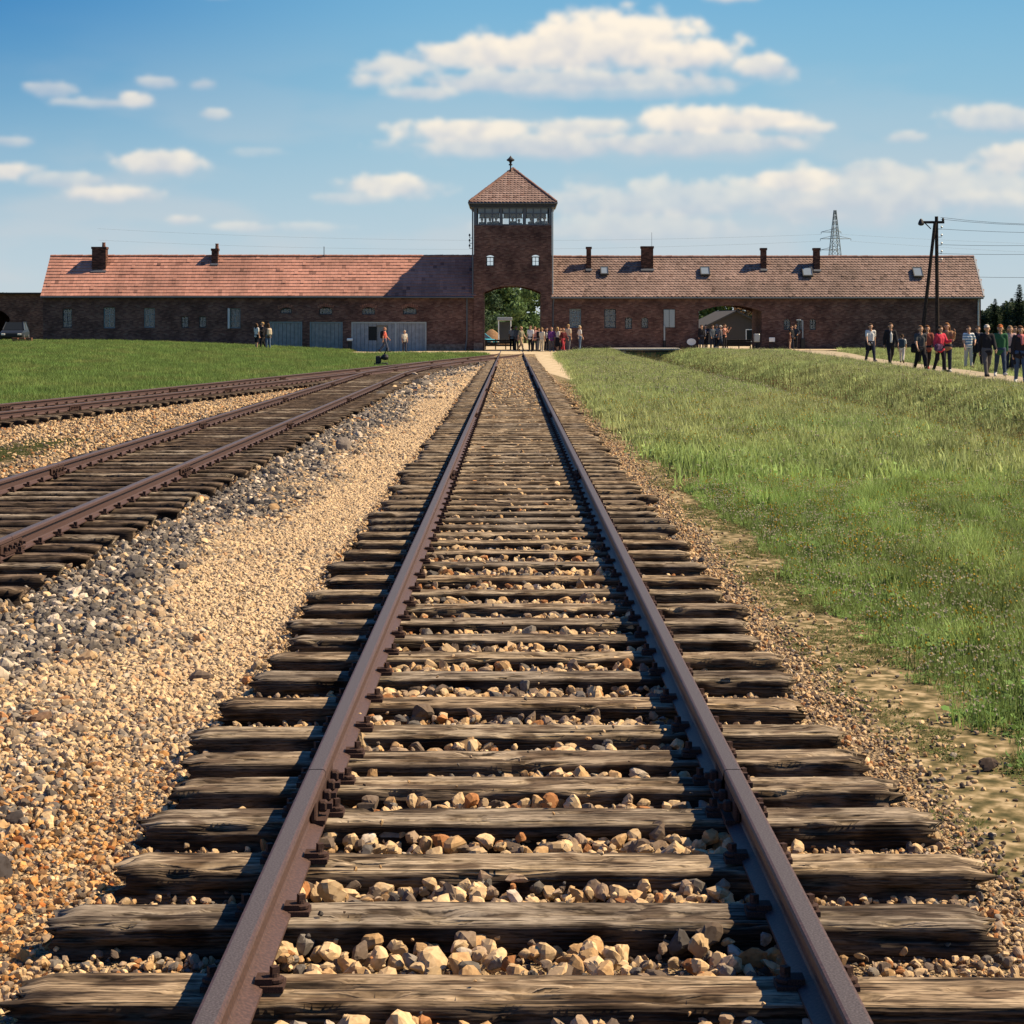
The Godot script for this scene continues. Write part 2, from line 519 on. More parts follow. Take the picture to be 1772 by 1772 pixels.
# ------------------------------------------------------------------ railway
func sleeper_mesh(length: float, width: float, height: float, nx: int, nr: int, seed_: int, wear := 1.0) -> ArrayMesh:
	var f := FastNoiseLite.new()
	f.seed = seed_
	f.frequency = 1.0
	f.fractal_octaves = 3
	var r := RandomNumberGenerator.new()
	r.seed = seed_ * 13 + 5
	var off := r.randf()
	var ring := []
	var hw := width * 0.5
	var hh := height * 0.5
	var cr := r.randf_range(0.010, 0.024)
	var per := 2.0 * (width + height)
	for k in nr:
		var q := per * k / nr
		var p: Vector2
		if q < width: p = Vector2(-hw + q, hh)
		elif q < width + height: p = Vector2(hw, hh - (q - width))
		elif q < 2 * width + height: p = Vector2(hw - (q - width - height), -hh)
		else: p = Vector2(-hw, -hh + (q - 2 * width - height))
		var inner := Vector2(clampf(p.x, -hw + cr, hw - cr), clampf(p.y, -hh + cr, hh - cr))
		var d := p - inner
		if d.length() > 0.0001:
			p = inner + d.normalized() * minf(d.length(), cr)
		ring.append(p)
	var sway := r.randf_range(-0.015, 0.015)
	var s := Shape.new()
	for a in nx + 1:
		var u := float(a) / nx
		var x := (u - 0.5) * length
		for k in nr + 1:
			var p: Vector2 = ring[k % nr]
			var nrm := p.normalized()
			var vv := float(k % nr) / nr
			var g := f.get_noise_3d(x * 0.7, p.x * 26.0 + 7.0, p.y * 22.0)
			var big := f.get_noise_3d(x * 0.9 + 50.0, p.x * 6.0, p.y * 6.0)
			var cr2 := absf(f.get_noise_3d(x * 0.5 + 90.0, p.x * 20.0, p.y * 20.0))
			var dd := (g * 0.0045 + big * 0.0055) * wear
			if cr2 < 0.08:
				dd -= (0.08 - cr2) * 0.42 * wear
			var ragged := f.get_noise_2d(p.x * 30.0, p.y * 30.0 + (40.0 if a == 0 else 80.0)) * 0.075 * wear
			var xx := x
			if a == 0: xx += ragged
			if a == nx: xx -= ragged
			var edge := minf(u, 1.0 - u) * length
			var shrink := 1.0 - 0.12 * wear * (1.0 - clampf(edge / 0.05, 0, 1))
			s.vert(Vector3(xx, p.y * shrink + nrm.y * dd, p.x * shrink + nrm.x * dd + sway * sin(u * 4.0)), Vector3.UP, Vector2(0.02 + (u if off < 0.5 else 1.0 - u) * length / 2.9, float(k) / nr))
	for a in nx:
		for k in nr:
			var q := a * (nr + 1) + k
			var w := q + nr + 1
			s.i.append_array([q, w, q + 1, q + 1, w, w + 1])
	for e in 2:
		var a2 := 0 if e == 0 else nx * (nr + 1)
		var mid := s.vert(Vector3((e - 0.5) * (length - 0.03), 0, 0), Vector3.RIGHT, Vector2(0.1, 0.1))
		for k in nr:
			if e == 0: s.i.append_array([mid, a2 + k, a2 + k + 1])
			else: s.i.append_array([mid, a2 + k + 1, a2 + k])
	return s.mesh(true)

const RAIL := [[-0.055, 0.0], [0.055, 0.0], [0.055, 0.011], [0.012, 0.026], [0.008, 0.034], [0.008, 0.094], [0.014, 0.101], [0.033, 0.107], [0.033, 0.130], [0.029, 0.1375], [0.022, 0.140], [-0.022, 0.140], [-0.029, 0.1375], [-0.033, 0.130], [-0.033, 0.107], [-0.014, 0.101], [-0.008, 0.094], [-0.008, 0.034], [-0.012, 0.026], [-0.055, 0.011]]

func rail_piece(parent: Node3D, centre: Callable, side: float, d0: float, d1: float, y: float, step: float) -> void:
	var s := Shape.new()
	var top := Shape.new()
	var pts := []
	var n := maxi(1, int(ceil((d1 - d0) / step)))
	for k in n + 1:
		var d := lerpf(d0, d1, float(k) / n)
		var c0: float = centre.call(d - 0.2)
		var c1: float = centre.call(d + 0.2)
		var fwd := Vector3(c1 - c0, 0, -0.4).normalized()
		var across := fwd.cross(Vector3.UP).normalized()
		var mid: float = centre.call(d)
		pts.append([Vector3(mid, y, -d) + across * side * 0.75, across])
	for k in n:
		var p: Array = pts[k]
		var q: Array = pts[k + 1]
		for j in RAIL.size():
			var a: Array = RAIL[j]
			var b: Array = RAIL[(j + 1) % RAIL.size()]
			if j == 10:
				continue
			s.quad(p[0] + p[1] * a[0] + Vector3.UP * a[1], p[0] + p[1] * b[0] + Vector3.UP * b[1], q[0] + q[1] * b[0] + Vector3.UP * b[1], q[0] + q[1] * a[0] + Vector3.UP * a[1])
		top.quad(p[0] - p[1] * 0.022 + Vector3.UP * 0.14, p[0] + p[1] * 0.022 + Vector3.UP * 0.14, q[0] + q[1] * 0.022 + Vector3.UP * 0.14, q[0] - q[1] * 0.022 + Vector3.UP * 0.14)
	for e in 2:
		var p: Array = pts[0 if e == 0 else n]
		for j in range(1, RAIL.size() - 1):
			var a: Vector3 = p[0] + p[1] * RAIL[0][0] + Vector3.UP * RAIL[0][1]
			var b: Vector3 = p[0] + p[1] * RAIL[j][0] + Vector3.UP * RAIL[j][1]
			var c: Vector3 = p[0] + p[1] * RAIL[j + 1][0] + Vector3.UP * RAIL[j + 1][1]
			if e == 0: s.tri(a, b, c)
			else: s.tri(a, c, b)
	var o := put("rail", s.mesh(), M.rail, parent)
	put("running_surface", top.mesh(), M.rail_top, o)

func fastening(s: Shape, at: Vector3, side: float, turn: Basis, fine: bool) -> void:
	# iron chair on the foot of the rail with a square-headed coach screw
	var o := at + turn * Vector3(side * 0.078, 0.012, 0)
	s.box(o + turn * Vector3(0, -0.004, 0), Vector3(0.06, 0.016, 0.075), turn)
	s.box(o + turn * Vector3(-side * 0.022, 0.012, 0), Vector3(0.045, 0.016, 0.055), turn)
	if fine:
		s.lathe(o + turn * Vector3(side * 0.004, 0.014, 0), [Vector2(0.026, -0.006), Vector2(0.026, 0.002), Vector2(0.014, 0.006), Vector2(0.012, 0.016), Vector2(0, 0.016)], 10)
		s.box(o + turn * Vector3(side * 0.004, 0.034, 0), Vector3(0.02, 0.024, 0.02), turn * Basis(Vector3.UP, 0.5))
	else:
		s.box(o + turn * Vector3(side * 0.004, 0.022, 0), Vector3(0.028, 0.04, 0.028), turn)

func fishplate(parent: Node3D, centre: Callable, side: float, d: float, y: float) -> void:
	var x: float = centre.call(d) + side * 0.75
	var fwd := Vector3(centre.call(d + 0.3) - centre.call(d - 0.3), 0, -0.6).normalized()
	var b := Basis(fwd.cross(Vector3.UP).normalized(), Vector3.UP, -fwd)
	var s := Shape.new()
	for k in [-1.0, 1.0]:
		s.slab(Vector3(x, y + 0.064, -d) + b * Vector3(k * 0.02, 0, 0), Vector3(0.022, 0.072, 0.62), 0.006, b)
		s.box(Vector3(x, y + 0.026, -d) + b * Vector3(k * 0.038, 0, 0), Vector3(0.045, 0.014, 0.6), b)
		for j in 4:
			var z := -0.225 + 0.15 * j
			s.slab(Vector3(x, y + 0.066, -d) + b * Vector3(k * 0.046, 0, z), Vector3(0.03, 0.038, 0.038), 0.006, b)
			s.box(Vector3(x, y + 0.066, -d) + b * Vector3(k * 0.068, 0, z), Vector3(0.022, 0.02, 0.02), b)
	put("fishplate", s.mesh(), M.rust, parent)

func build_track(called: String, label: String, centre: Callable, d0: float, d1: float, sleepers: Array, joints: Array, y: float, fine: float, wood: Array) -> Node3D:
	var t := thing(called, label, "railway track", Vector3.ZERO, 0.0, "railway tracks on the ramp")
	var ends := [d0]
	ends.append_array(joints)
	ends.append(d1)
	for k in ends.size() - 1:
		for side in [-1.0, 1.0]:
			rail_piece(t, centre, side, ends[k] + 0.005, ends[k + 1] - 0.005, y, 1.5)
	for j in joints:
		for side in [-1.0, 1.0]:
			fishplate(t, centre, side, j, y)
	var far := Shape.new()
	for k in sleepers.size():
		var it: Array = sleepers[k]
		var d: float = it[0]
		var fwd := Vector3(centre.call(d + 0.3) - centre.call(d - 0.3), 0, -0.6).normalized()
		var b := Basis(fwd.cross(Vector3.UP).normalized(), Vector3.UP, -fwd)
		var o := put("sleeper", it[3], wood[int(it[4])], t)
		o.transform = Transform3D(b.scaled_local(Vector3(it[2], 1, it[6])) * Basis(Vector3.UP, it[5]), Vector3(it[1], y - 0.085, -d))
		if it.size() > 7 and it[7]:
			continue
		for side in [-1.0, 1.0]:
			var at: Vector3 = Vector3(centre.call(d), y, -d) + b * Vector3(side * 0.75, 0, 0)
			for w in [-1.0, 1.0]:
				if d < fine:
					var s := Shape.new()
					fastening(s, at, w, b, true)
					put("rail_fastening", s.mesh(), M.rust, t)
				elif d < 85.0:
					fastening(far, at, w, b, false)
	if far.v.size():
		put("small_fastenings", far.mesh(), M.rust, t, "stuff")
	return t

var main_at := []
func build_tracks() -> void:
	var r := RandomNumberGenerator.new()
	r.seed = 77
	# back edge of each near sleeper as surveyed, with its left and right end
	var near := [[4.45, -1.30, 1.38], [5.02, -1.28, 1.42], [5.655, -1.335, 1.395], [6.21, -1.245, 1.50], [6.80, -1.28, 1.48], [7.27, -1.26, 1.44], [7.73, -1.29, 1.41], [8.23, -1.345, 1.41], [8.86, -1.33, 1.33], [9.55, -1.27, 1.39], [10.12, -1.26, 1.42], [10.7, -1.22, 1.36], [11.3, -1.30, 1.38], [11.9, -1.27, 1.45], [12.55, -1.31, 1.37], [13.25, -1.25, 1.42], [14.05, -1.33, 1.40], [14.8, -1.28, 1.36], [15.5, -1.26, 1.44]]
	var list := []
	for k in near.size():
		var a: Array = near[k]
		var w := r.randf_range(0.205, 0.245)
		list.append([a[0] - 0.03, (a[1] + a[2]) * 0.5, 1.0, sleeper_mesh(a[2] - a[1], w, 0.17, 140, 46, 300 + k, 1.15), (k * 5 + k / 6) % 6, r.randf_range(-0.012, 0.012), 1.0])
		main_at.append(a[0])
	var kinds := []
	for k in 10:
		kinds.append(sleeper_mesh(2.66, r.randf_range(0.195, 0.235), 0.17, 40, 18, 500 + k, 1.0))
	var d := 16.1
	while d < 126.0:
		list.append([d, 0.065 + r.randf_range(-0.06, 0.06), r.randf_range(0.97, 1.04), kinds[r.randi() % 10], r.randi() % 6, r.randf_range(-0.015, 0.015), r.randf_range(0.9, 1.1)])
		main_at.append(d)
		d += r.randf_range(0.54, 0.66)
	var straight := func(_d: float) -> float: return 0.05
	build_track("railway_track", "middle railway track running straight from the foreground to the tower arch", straight, -3.0, 146.0, list, [6.86, 21.86, 36.9, 51.9, 66.9, 82.0, 97.0, 112.0], 0.15, 16.0, M.sleepers)
	var dark := [M.sleeper_dark, M.sleepers[4], M.sleeper_dark, M.sleeper_dark]
	list = []
	d = 9.0
	while d < 119.0:
		var c := track_two(d)
		var right := minf(c + 1.33, -1.35)
		var left := c - 1.33
		if right - left > 0.7:
			list.append([d, (left + right) * 0.5 + r.randf_range(-0.05, 0.05), (right - left) / 2.66 * r.randf_range(0.98, 1.03), kinds[r.randi() % 10], r.randi() % 4, r.randf_range(-0.015, 0.015), r.randf_range(0.85, 1.05), right < c + 1.0])
		d += r.randf_range(0.56, 0.68)
	build_track("railway_track", "second railway track, left of the middle one, curving to join it before the gate", track_two, 4.0, 122.0, list, [14.6, 22.4, 33.0, 45.0, 57.0, 69.0, 81.0, 93.0, 105.0], 0.147, 0.0, dark)
	list = []
	d = 30.0
	while d < 97.0:
		var c := track_three(d)
		var right := minf(c + 1.33, track_two(d) - 1.36)
		var left := c - 1.33
		if right - left > 0.6:
			list.append([d, (left + right) * 0.5, (right - left) / 2.66, kinds[r.randi() % 10], r.randi() % 4, r.randf_range(-0.015, 0.015), r.randf_range(0.85, 1.05), right < c + 1.0])
		d += r.randf_range(0.58, 0.68)
	build_track("railway_track", "farthest left railway track beside the green bank, branching off the second track", track_three, 24.0, 100.0, list, [34.5, 40.3, 52.0, 64.0, 76.0, 88.0], 0.144, 0.0, dark)

# ------------------------------------------------------------------ loose stones
func stone_mesh(seed_: int, flat := 0.75) -> ArrayMesh:
	var r := RandomNumberGenerator.new()
	r.seed = seed_
	var planes := []
	for k in 11:
		var nn := Vector3(r.randfn(), r.randfn(), r.randfn()).normalized()
		planes.append([nn, r.randf_range(0.45, 0.95)])
	var sp := SphereMesh.new()
	sp.radial_segments = 14
	sp.rings = 7
	sp.radius = 1.0
	sp.height = 2.0
	var a := sp.get_mesh_arrays()
	var p: PackedVector3Array = a[Mesh.ARRAY_VERTEX]
	var ix: PackedInt32Array = a[Mesh.ARRAY_INDEX]
	var s := Shape.new()
	var q := PackedVector3Array()
	for w in p:
		var u := w.normalized()
		var rad := 1.2
		for pl in planes:
			var c: float = u.dot(pl[0])
			if c > 0.05:
				rad = minf(rad, pl[1] / c)
		q.append(Vector3(u.x * rad, u.y * rad * flat, u.z * rad * 0.85))
	for k in range(0, ix.size(), 3):
		if q[ix[k]].distance_to(q[ix[k + 1]]) > 0.001 and q[ix[k + 1]].distance_to(q[ix[k + 2]]) > 0.001 and q[ix[k]].distance_to(q[ix[k + 2]]) > 0.001:
			s.tri(q[ix[k]], q[ix[k + 2]], q[ix[k + 1]])
	return s.mesh()

var stones := []
func stone_tone(r: RandomNumberGenerator, grey: float) -> Color:
	var q := r.randf()
	var c: Color
	if q < 0.46: c = Color(0.64, 0.48, 0.29)
	elif q < 0.66: c = Color(0.52, 0.35, 0.185)
	elif q < 0.72: c = Color(0.42, 0.20, 0.085)
	elif q < 0.86: c = Color(0.34, 0.26, 0.19)
	else: c = Color(0.16, 0.125, 0.10)
	if r.randf() < grey:
		c = Color(0.38, 0.345, 0.30).lerp(Color(0.10, 0.095, 0.095), pow(r.randf(), 0.35)) if r.randf() < 0.86 else Color(0.6, 0.53, 0.44)
	return c * r.randf_range(0.6, 1.0)

func build_gravel() -> void:
	var r := RandomNumberGenerator.new()
	r.seed = 4711
	for k in 5:
		stones.append(stone_mesh(900 + k, 0.62 + 0.06 * k))
	var where := [[], [], [], [], []]
	var tint := [[], [], [], [], []]
	var drop := func(x: float, d: float, y: float, size: float, col: Color) -> void:
		var k := r.randi() % 5
		var b := Basis(Vector3(r.randfn(), r.randfn() * 2.0, r.randfn()).normalized(), r.randf() * TAU)
		var sc := Vector3(r.randf_range(0.8, 1.3), r.randf_range(0.7, 1.05), r.randf_range(0.75, 1.1)) * size
		where[k].append(Transform3D(Basis(b.x * sc.x, b.y * sc.y, b.z * sc.z), Vector3(x, y, -d)))
		tint[k].append(col)
	# ballast between the sleepers of the middle track
	for k in main_at.size() - 1:
		var a: float = main_at[k]
		var b: float = main_at[k + 1]
		if a > 118.0:
			break
		var close := a < 16.0
		var count := int((b - a) * (760 if close else (400 if a < 40.0 else 190)))
		for j in count:
			var x := r.randf_range(-1.38, 1.5)
			var d := lerpf(a + 0.10, b - 0.10, r.randf())
			var size := r.randf_range(0.014, 0.036) * (1.0 if r.randf() < 0.8 else 1.35)
			if absf(x) > 0.78: size *= 0.72
			if a > 40.0: size *= 1.3
			if close and absf(x) < 0.75: size *= 1.12
			drop.call(x, d, 0.068 + 0.03 * sst(25, 60, a) + r.randf() * 0.04 + (0.012 if size > 0.04 else 0.0) - (0.03 if absf(x) > 0.8 else 0.0), size, stone_tone(r, 0.12))
		if a < 30.0:
			for j in int((b - a) * (900 if close else 450)):
				var x := r.randf_range(0.76, 1.5) * (1.0 if r.randf() < 0.5 else -0.93)
				drop.call(x, lerpf(a + 0.1, b - 0.1, r.randf()), 0.045 + r.randf() * 0.015, r.randf_range(0.008, 0.019), stone_tone(r, 0.08))
			for j in int((b - a) * (420 if close else 200)):
				drop.call(r.randf_range(-0.72, 0.8), lerpf(a + 0.1, b - 0.1, r.randf()), 0.045 + r.randf() * 0.03, r.randf_range(0.009, 0.017), stone_tone(r, 0.08))
		if close:
			for j in 7:
				drop.call(r.randf_range(-0.7, 0.7), r.randf_range(a, b), 0.165, r.randf_range(0.006, 0.012), stone_tone(r, 0.1))
	# the path of fine gravel and the coarser grey stones beside the second track
	var fill := func(d0: float, d1: float, per: float, lo: float, hi: float) -> void:
		var area := 0.0
		var slices := 40
		for s in slices:
			var da := lerpf(d0, d1, float(s) / slices)
			var db := lerpf(d0, d1, float(s + 1) / slices)
			var x0 := maxf(track_two(da) + 1.0, -0.285 * db - 0.2)
			var x1 := -1.3
			if x1 - x0 < 0.05:
				continue
			for j in int((x1 - x0) * (db - da) * per):
				var x := lerpf(x0, x1, r.randf())
				var d := lerpf(da, db, r.randf())
				var near2 := 1.0 - sst(1.75, 3.0, x - track_two(d) + 1.1 * soft.get_noise_2d(x * 30.0, d * 12.0))
				var size := lerpf(lo, hi, r.randf() * r.randf() * 1.5) * (1.0 + 1.25 * near2)
				if r.randf() < 0.72 * near2:
					continue
				if r.randf() < 0.02:
					size *= r.randf_range(1.4, 2.0)
				drop.call(x, d, land(x, d) + size * 0.25, size, stone_tone(r, 0.85 * near2 + 0.03).lerp(Color(0.66, 0.53, 0.355) * r.randf_range(0.8, 1.1), 0.62 * (1.0 - near2) * sst(6.5, 12.0, d)) * (Color.WHITE if r.randf() > 0.6 * (1.0 - sst(5.5, 9.0, d)) else Color(0.95, 0.72, 0.48)))
	fill.call(4.4, 12.0, 2600.0, 0.009, 0.020)
	fill.call(12.0, 24.0, 2000.0, 0.0095, 0.020)
	fill.call(24.0, 50.0, 760.0, 0.014, 0.027)
	fill.call(50.0, 110.0, 150.0, 0.03, 0.05)
	# bed of the second track
	for j in 26000:
		var d := 9.0 + 90.0 * pow(r.randf(), 1.5)
		var x := track_two(d) + r.randf_range(-1.5, 1.35)
		if x < -0.29 * d:
			continue
		var size := r.randf_range(0.016, 0.034) * (1.0 + d * 0.008)
		drop.call(x, d, 0.03 + r.randf() * 0.04, size, stone_tone(r, 0.4))
	# orange gravel between the second and the third track, and its bed
	for j in 40000:
		var d := 20.0 + 78.0 * pow(r.randf(), 1.3)
		var x := lerpf(track_three(d) - 1.4, track_two(d) - 1.2, r.randf())
		if x < -0.29 * d:
			continue
		var mossy := sst(-2.1, -2.6, x - track_two(d)) * sst(-3.6, -3.0, x - track_two(d)) * (1.0 - sst(28, 34, d)) 
		if r.randf() < mossy * 0.9:
			continue
		drop.call(x, d, land(x, d) + 0.01, r.randf_range(0.016, 0.034) * (1.0 + d * 0.009), stone_tone(r, 0.05) * 1.05)
	for j in 9000:
		var d := 4.6 + 26.0 * pow(r.randf(), 1.5)
		var x := 1.33 + 0.4 * pow(r.randf(), 1.5)
		drop.call(x, d, land(x, d) + 0.006, r.randf_range(0.006, 0.014) * (1.0 + d * 0.02), stone_tone(r, 0.1))
	# thin spill over the verge on the right
	for j in 4200:
		var d := 5.0 + 60.0 * pow(r.randf(), 1.8)
		var x := 1.4 + absf(r.randfn()) * 0.34
		if x > verge_edge(d) + 0.05:
			continue
		drop.call(x, d, land(x, d) + 0.012, r.randf_range(0.005, 0.015) * (1.0 + d * 0.016), stone_tone(r, 0.1))
	for k in 5:
		spread("gravel", stones[k], M.stone, where[k], tint[k])
	# single stones that stand out
	var one := func(label: String, x: float, d: float, sx: float, sy: float, sz: float, col: Color, turn: float, seed_: int) -> void:
		var m: StandardMaterial3D = M.stone.duplicate()
		m.vertex_color_use_as_albedo = false
		m.albedo_color = col.linear_to_srgb()
		var o := put("stone", stone_mesh(seed_, 0.9), m)
		o.transform = Transform3D(Basis(Vector3.UP, turn).scaled_local(Vector3(sx, sy, sz)), Vector3(x, land(x, d) + sy * 0.55, -d))
		tag(o, label, "stone")
	one.call("long dark squarish stone lying on the fine gravel left of the middle track", -1.63, 10.07, 0.085, 0.04, 0.05, Color(0.14, 0.11, 0.09), 0.1, 31)
	one.call("big upright grey stone far back on the gravel between two tracks", -2.52, 28.8, 0.13, 0.14, 0.11, Color(0.2, 0.18, 0.17), 0.5, 32)
	one.call("round brown stone in the coarse gravel near the left edge", -2.22, 9.0, 0.07, 0.045, 0.06, Color(0.13, 0.085, 0.06), 0.9, 33)
	one.call("dark grey stone half out of the picture at the lower left edge", -1.73, 6.45, 0.07, 0.055, 0.07, Color(0.06, 0.055, 0.06), 0.3, 34)
	one.call("dark rounded stone in orange gravel above the lower left corner", -1.86, 7.15, 0.055, 0.035, 0.05, Color(0.09, 0.08, 0.075), 0.2, 35)
	one.call("dark stone with a hollow beside the grey ballast of the second track", -2.52, 14.6, 0.08, 0.07, 0.07, Color(0.07, 0.065, 0.065), 1.4, 36)
	one.call("pale upright stone leaning in the shadow of the right rail", 0.71, 7.02, 0.026, 0.052, 0.03, Color(0.58, 0.47, 0.30), 0.7, 37)
	one.call("dark flat stone on the verge path beside the tall grass", 1.98, 7.9, 0.055, 0.035, 0.04, Color(0.08, 0.06, 0.05), 0.4, 38)

# ------------------------------------------------------------------ grass
func tuft(seed_: int, blades: int, high: float, wide: float, spread_: float, broad := 0) -> ArrayMesh:
	var r := RandomNumberGenerator.new()
	r.seed = seed_
	var s := Shape.new()
	for k in blades:
		var at := Vector3(r.randfn() * spread_, 0, r.randfn() * spread_)
		var dir := Vector3(r.randfn(), 0, r.randfn()).normalized()
		var h := high * r.randf_range(0.45, 1.1)
		var lean := h * r.randf_range(0.15, 0.75)
		var side := dir.cross(Vector3.UP) * wide * r.randf_range(0.6, 1.2) * 0.5
		var mid := at + dir * lean * 0.35 + Vector3.UP * h * 0.6
		var tip := at + dir * lean + Vector3.UP * h
		s.tint = Color(1, 1, 1).lerp(Color(1.5, 1.25, 0.9), r.randf() * r.randf()) * r.randf_range(0.7, 1.2)
		s.quad(at - side, at + side, mid + side * 0.8, mid - side * 0.8)
		s.tri(mid - side * 0.8, mid + side * 0.8, tip)
	for k in broad:
		var at := Vector3(r.randfn() * spread_ * 1.2, high * r.randf_range(0.2, 0.7), r.randfn() * spread_ * 1.2)
		var nn := Vector3(r.randfn() * 0.5, 1, r.randfn() * 0.5).normalized()
		var u := nn.cross(Vector3(r.randfn(), 0, r.randfn())).normalized() * high * r.randf_range(0.10, 0.2)
		var w := nn.cross(u) * 0.8
		s.tint = Color(0.85, 1.0, 0.9) * r.randf_range(0.8, 1.25)
		s.quad(at - u, at - w, at + u, at + w)
	for k in s.n.size():
		s.n[k] = ((s.n[k] if s.n[k].y >= 0 else -s.n[k]) * 0.9 + Vector3.UP).normalized()
	return s.mesh(false, true)

func flower(seed_: int, col: Color, high: float) -> ArrayMesh:
	var r := RandomNumberGenerator.new()
	r.seed = seed_
	var s := Shape.new()
	for k in 4:
		var at := Vector3(r.randfn() * 0.06, 0, r.randfn() * 0.06)
		var h := high * r.randf_range(0.7, 1.1)
		var tip := at + Vector3(r.randfn() * 0.03, h, r.randfn() * 0.03)
		s.tint = Color(0.10, 0.12, 0.04)
		s.quad(at - Vector3(0.002, 0, 0), at + Vector3(0.002, 0, 0), tip + Vector3(0.002, 0, 0), tip - Vector3(0.002, 0, 0))
		s.tint = col
		for j in 3:
			var u := Vector3(r.randfn(), r.randfn() * 0.6, r.randfn()).normalized() * 0.009
			var w := u.cross(Vector3(r.randfn(), r.randfn(), r.randfn())).normalized() * 0.009
			s.quad(tip - u, tip - w, tip + u, tip + w)
	return s.mesh(false, true)

func build_grass() -> void:
	var r := RandomNumberGenerator.new()
	r.seed = 99
	var kinds := [tuft(1, 18, 0.15, 0.007, 0.045), tuft(2, 16, 0.12, 0.008, 0.05, 8), tuft(3, 8, 0.10, 0.008, 0.05, 16), tuft(4, 20, 0.19, 0.006, 0.05),
		tuft(5, 26, 0.22, 0.022, 0.16, 6), tuft(6, 22, 0.17, 0.026, 0.16, 14), tuft(7, 26, 0.27, 0.02, 0.17),
		flower(8, Color(0.6, 0.55, 0.42), 0.17), flower(9, Color(0.55, 0.38, 0.05), 0.2), flower(10, Color(0.28, 0.13, 0.075), 0.3)]
	var where := []
	var tint := []
	for k in kinds:
		where.append([])
		tint.append([])
	var plant := func(k: int, x: float, d: float, size: float, col: Color) -> void:
		var b := Basis(Vector3.UP, r.randf() * TAU).scaled_local(Vector3(size, size * r.randf_range(0.75, 1.2), size))
		where[k].append(Transform3D(b, Vector3(x, land(x, d) - 0.015, -d)))
		tint[k].append(col)
	var tone := func(x: float, d: float) -> Color:
		var a := 0.5 + 0.5 * soft.get_noise_2d(x * 9.0, d * 5.0)
		var dry := clampf(0.5 + 1.1 * soft.get_noise_2d(x * 7.0 + 300.0, d * 4.0), 0, 1)
		var c := Color(0.095, 0.185, 0.045).lerp(Color(0.19, 0.265, 0.08), a)
		if x > 0:
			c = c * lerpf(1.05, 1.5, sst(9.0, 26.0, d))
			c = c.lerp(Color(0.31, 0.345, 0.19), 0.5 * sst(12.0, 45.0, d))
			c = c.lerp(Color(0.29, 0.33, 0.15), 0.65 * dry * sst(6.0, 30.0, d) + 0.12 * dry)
			var dip := 1.0 - clampf(absf(x - ditch(d) + 0.4) / 1.6, 0, 1)
			c = c.lerp(Color(0.24, 0.18, 0.105), dip * 0.75 * clampf(0.4 + 1.4 * soft.get_noise_2d(x * 12.0, d * 3.0), 0, 1))
		else:
			c = c.lerp(Color(0.10, 0.185, 0.055), 0.4).lerp(Color(0.22, 0.22, 0.09), 0.4 * clampf(soft.get_noise_2d(x * 16.0, d * 9.0) * 2.0, 0, 1))
		var lump := 0.95 + 0.55 * soft.get_noise_2d(x * 40.0, d * 22.0)
		return c * r.randf_range(0.55, 1.3) * lump
	# right-hand meadow, close by
	for j in 24000:
		var d := 7.0 + 15.0 * sqrt(r.randf())
		var x := lerpf(verge_edge(d), 0.285 * d + 1.6, r.randf())
		if x < verge_edge(d) or d > 22.0:
			continue
		var e := x - verge_edge(d)
		var k := r.randi() % 4
		if e < 0.9 and r.randf() < 0.55: k = 2 if r.randf() < 0.6 else 1
		var tall := 1.0 + 0.75 * clampf(soft.get_noise_2d(x * 60.0 + 40.0, d * 35.0) * 2.2, 0.0, 1.0)
		plant.call(k, x, d, tall * r.randf_range(0.55, 0.9) * lerpf(0.75, 1.0, sst(0, 0.5, e)), tone.call(x, d))
		if r.randf() < 0.24:
			plant.call(7 if r.randf() < 0.75 else 8, x, d, r.randf_range(0.6, 0.9), Color.WHITE * r.randf_range(0.7, 1.1))
	for j in 34000:
		var d := 21.0 + 27.0 * sqrt(r.randf())
		var x := lerpf(verge_edge(d), minf(0.285 * d + 2.5, 13.8), r.randf())
		if x > walk_near(d) - 0.1:
			continue
		plant.call(r.randi() % 4 if r.randf() < 0.5 else 4 + r.randi() % 3, x, d, r.randf_range(0.7, 1.15) if r.randf() < 0.5 else r.randf_range(0.5, 0.8), tone.call(x, d))
		if r.randf() < 0.07:
			plant.call(7 if r.randf() < 0.7 else 8, x, d, r.randf_range(1.0, 1.5), Color.WHITE * r.randf_range(0.7, 1.1))
		if absf(x - ditch(d)) < 1.6 and r.randf() < 0.15:
			plant.call(9, x, d, r.randf_range(0.7, 1.2), Color.WHITE * r.randf_range(0.7, 1.2))
	for j in 42000:
		var d := 46.0 + 79.0 * r.randf()
		var x := lerpf(verge_edge(d), walk_near(d) - 0.1, r.randf())
		if d > 121.0 and absf(x - 9.0) > 5.0:
			continue
		plant.call(4 + r.randi() % 3, x, d, r.randf_range(0.6, 1.0), tone.call(x, d))
		if r.randf() < 0.05:
			plant.call(9 if absf(x - ditch(d)) < 1.8 else 7, x, d, r.randf_range(1.4, 2.2), Color.WHITE * r.randf_range(0.6, 1.0))
	# beyond the walkway
	for j in 9000:
		var d := 60.0 + 72.0 * r.randf()
		var x := walk_far(d) + 18.0 * r.randf()
		if x > 0.285 * d or (d > 121.0 and x < 22.5) or (d > 133.0):
			continue
		plant.call(4 + r.randi() % 3, x, d, r.randf_range(0.5, 0.9), tone.call(x, d))
	# bank on the left
	for j in 62000:
		var d := 38.0 + 96.0 * sqrt(r.randf())
		var x := lerpf(left_edge(d) + 0.1, -0.29 * d, r.randf())
		if d > 120.0 and x > -11.0 - 0.0 * d:
			continue
		if d > 133.6 and x > -33.3:
			continue
		plant.call(4 + r.randi() % 3, x, d, r.randf_range(0.6, 1.0), tone.call(x, d))
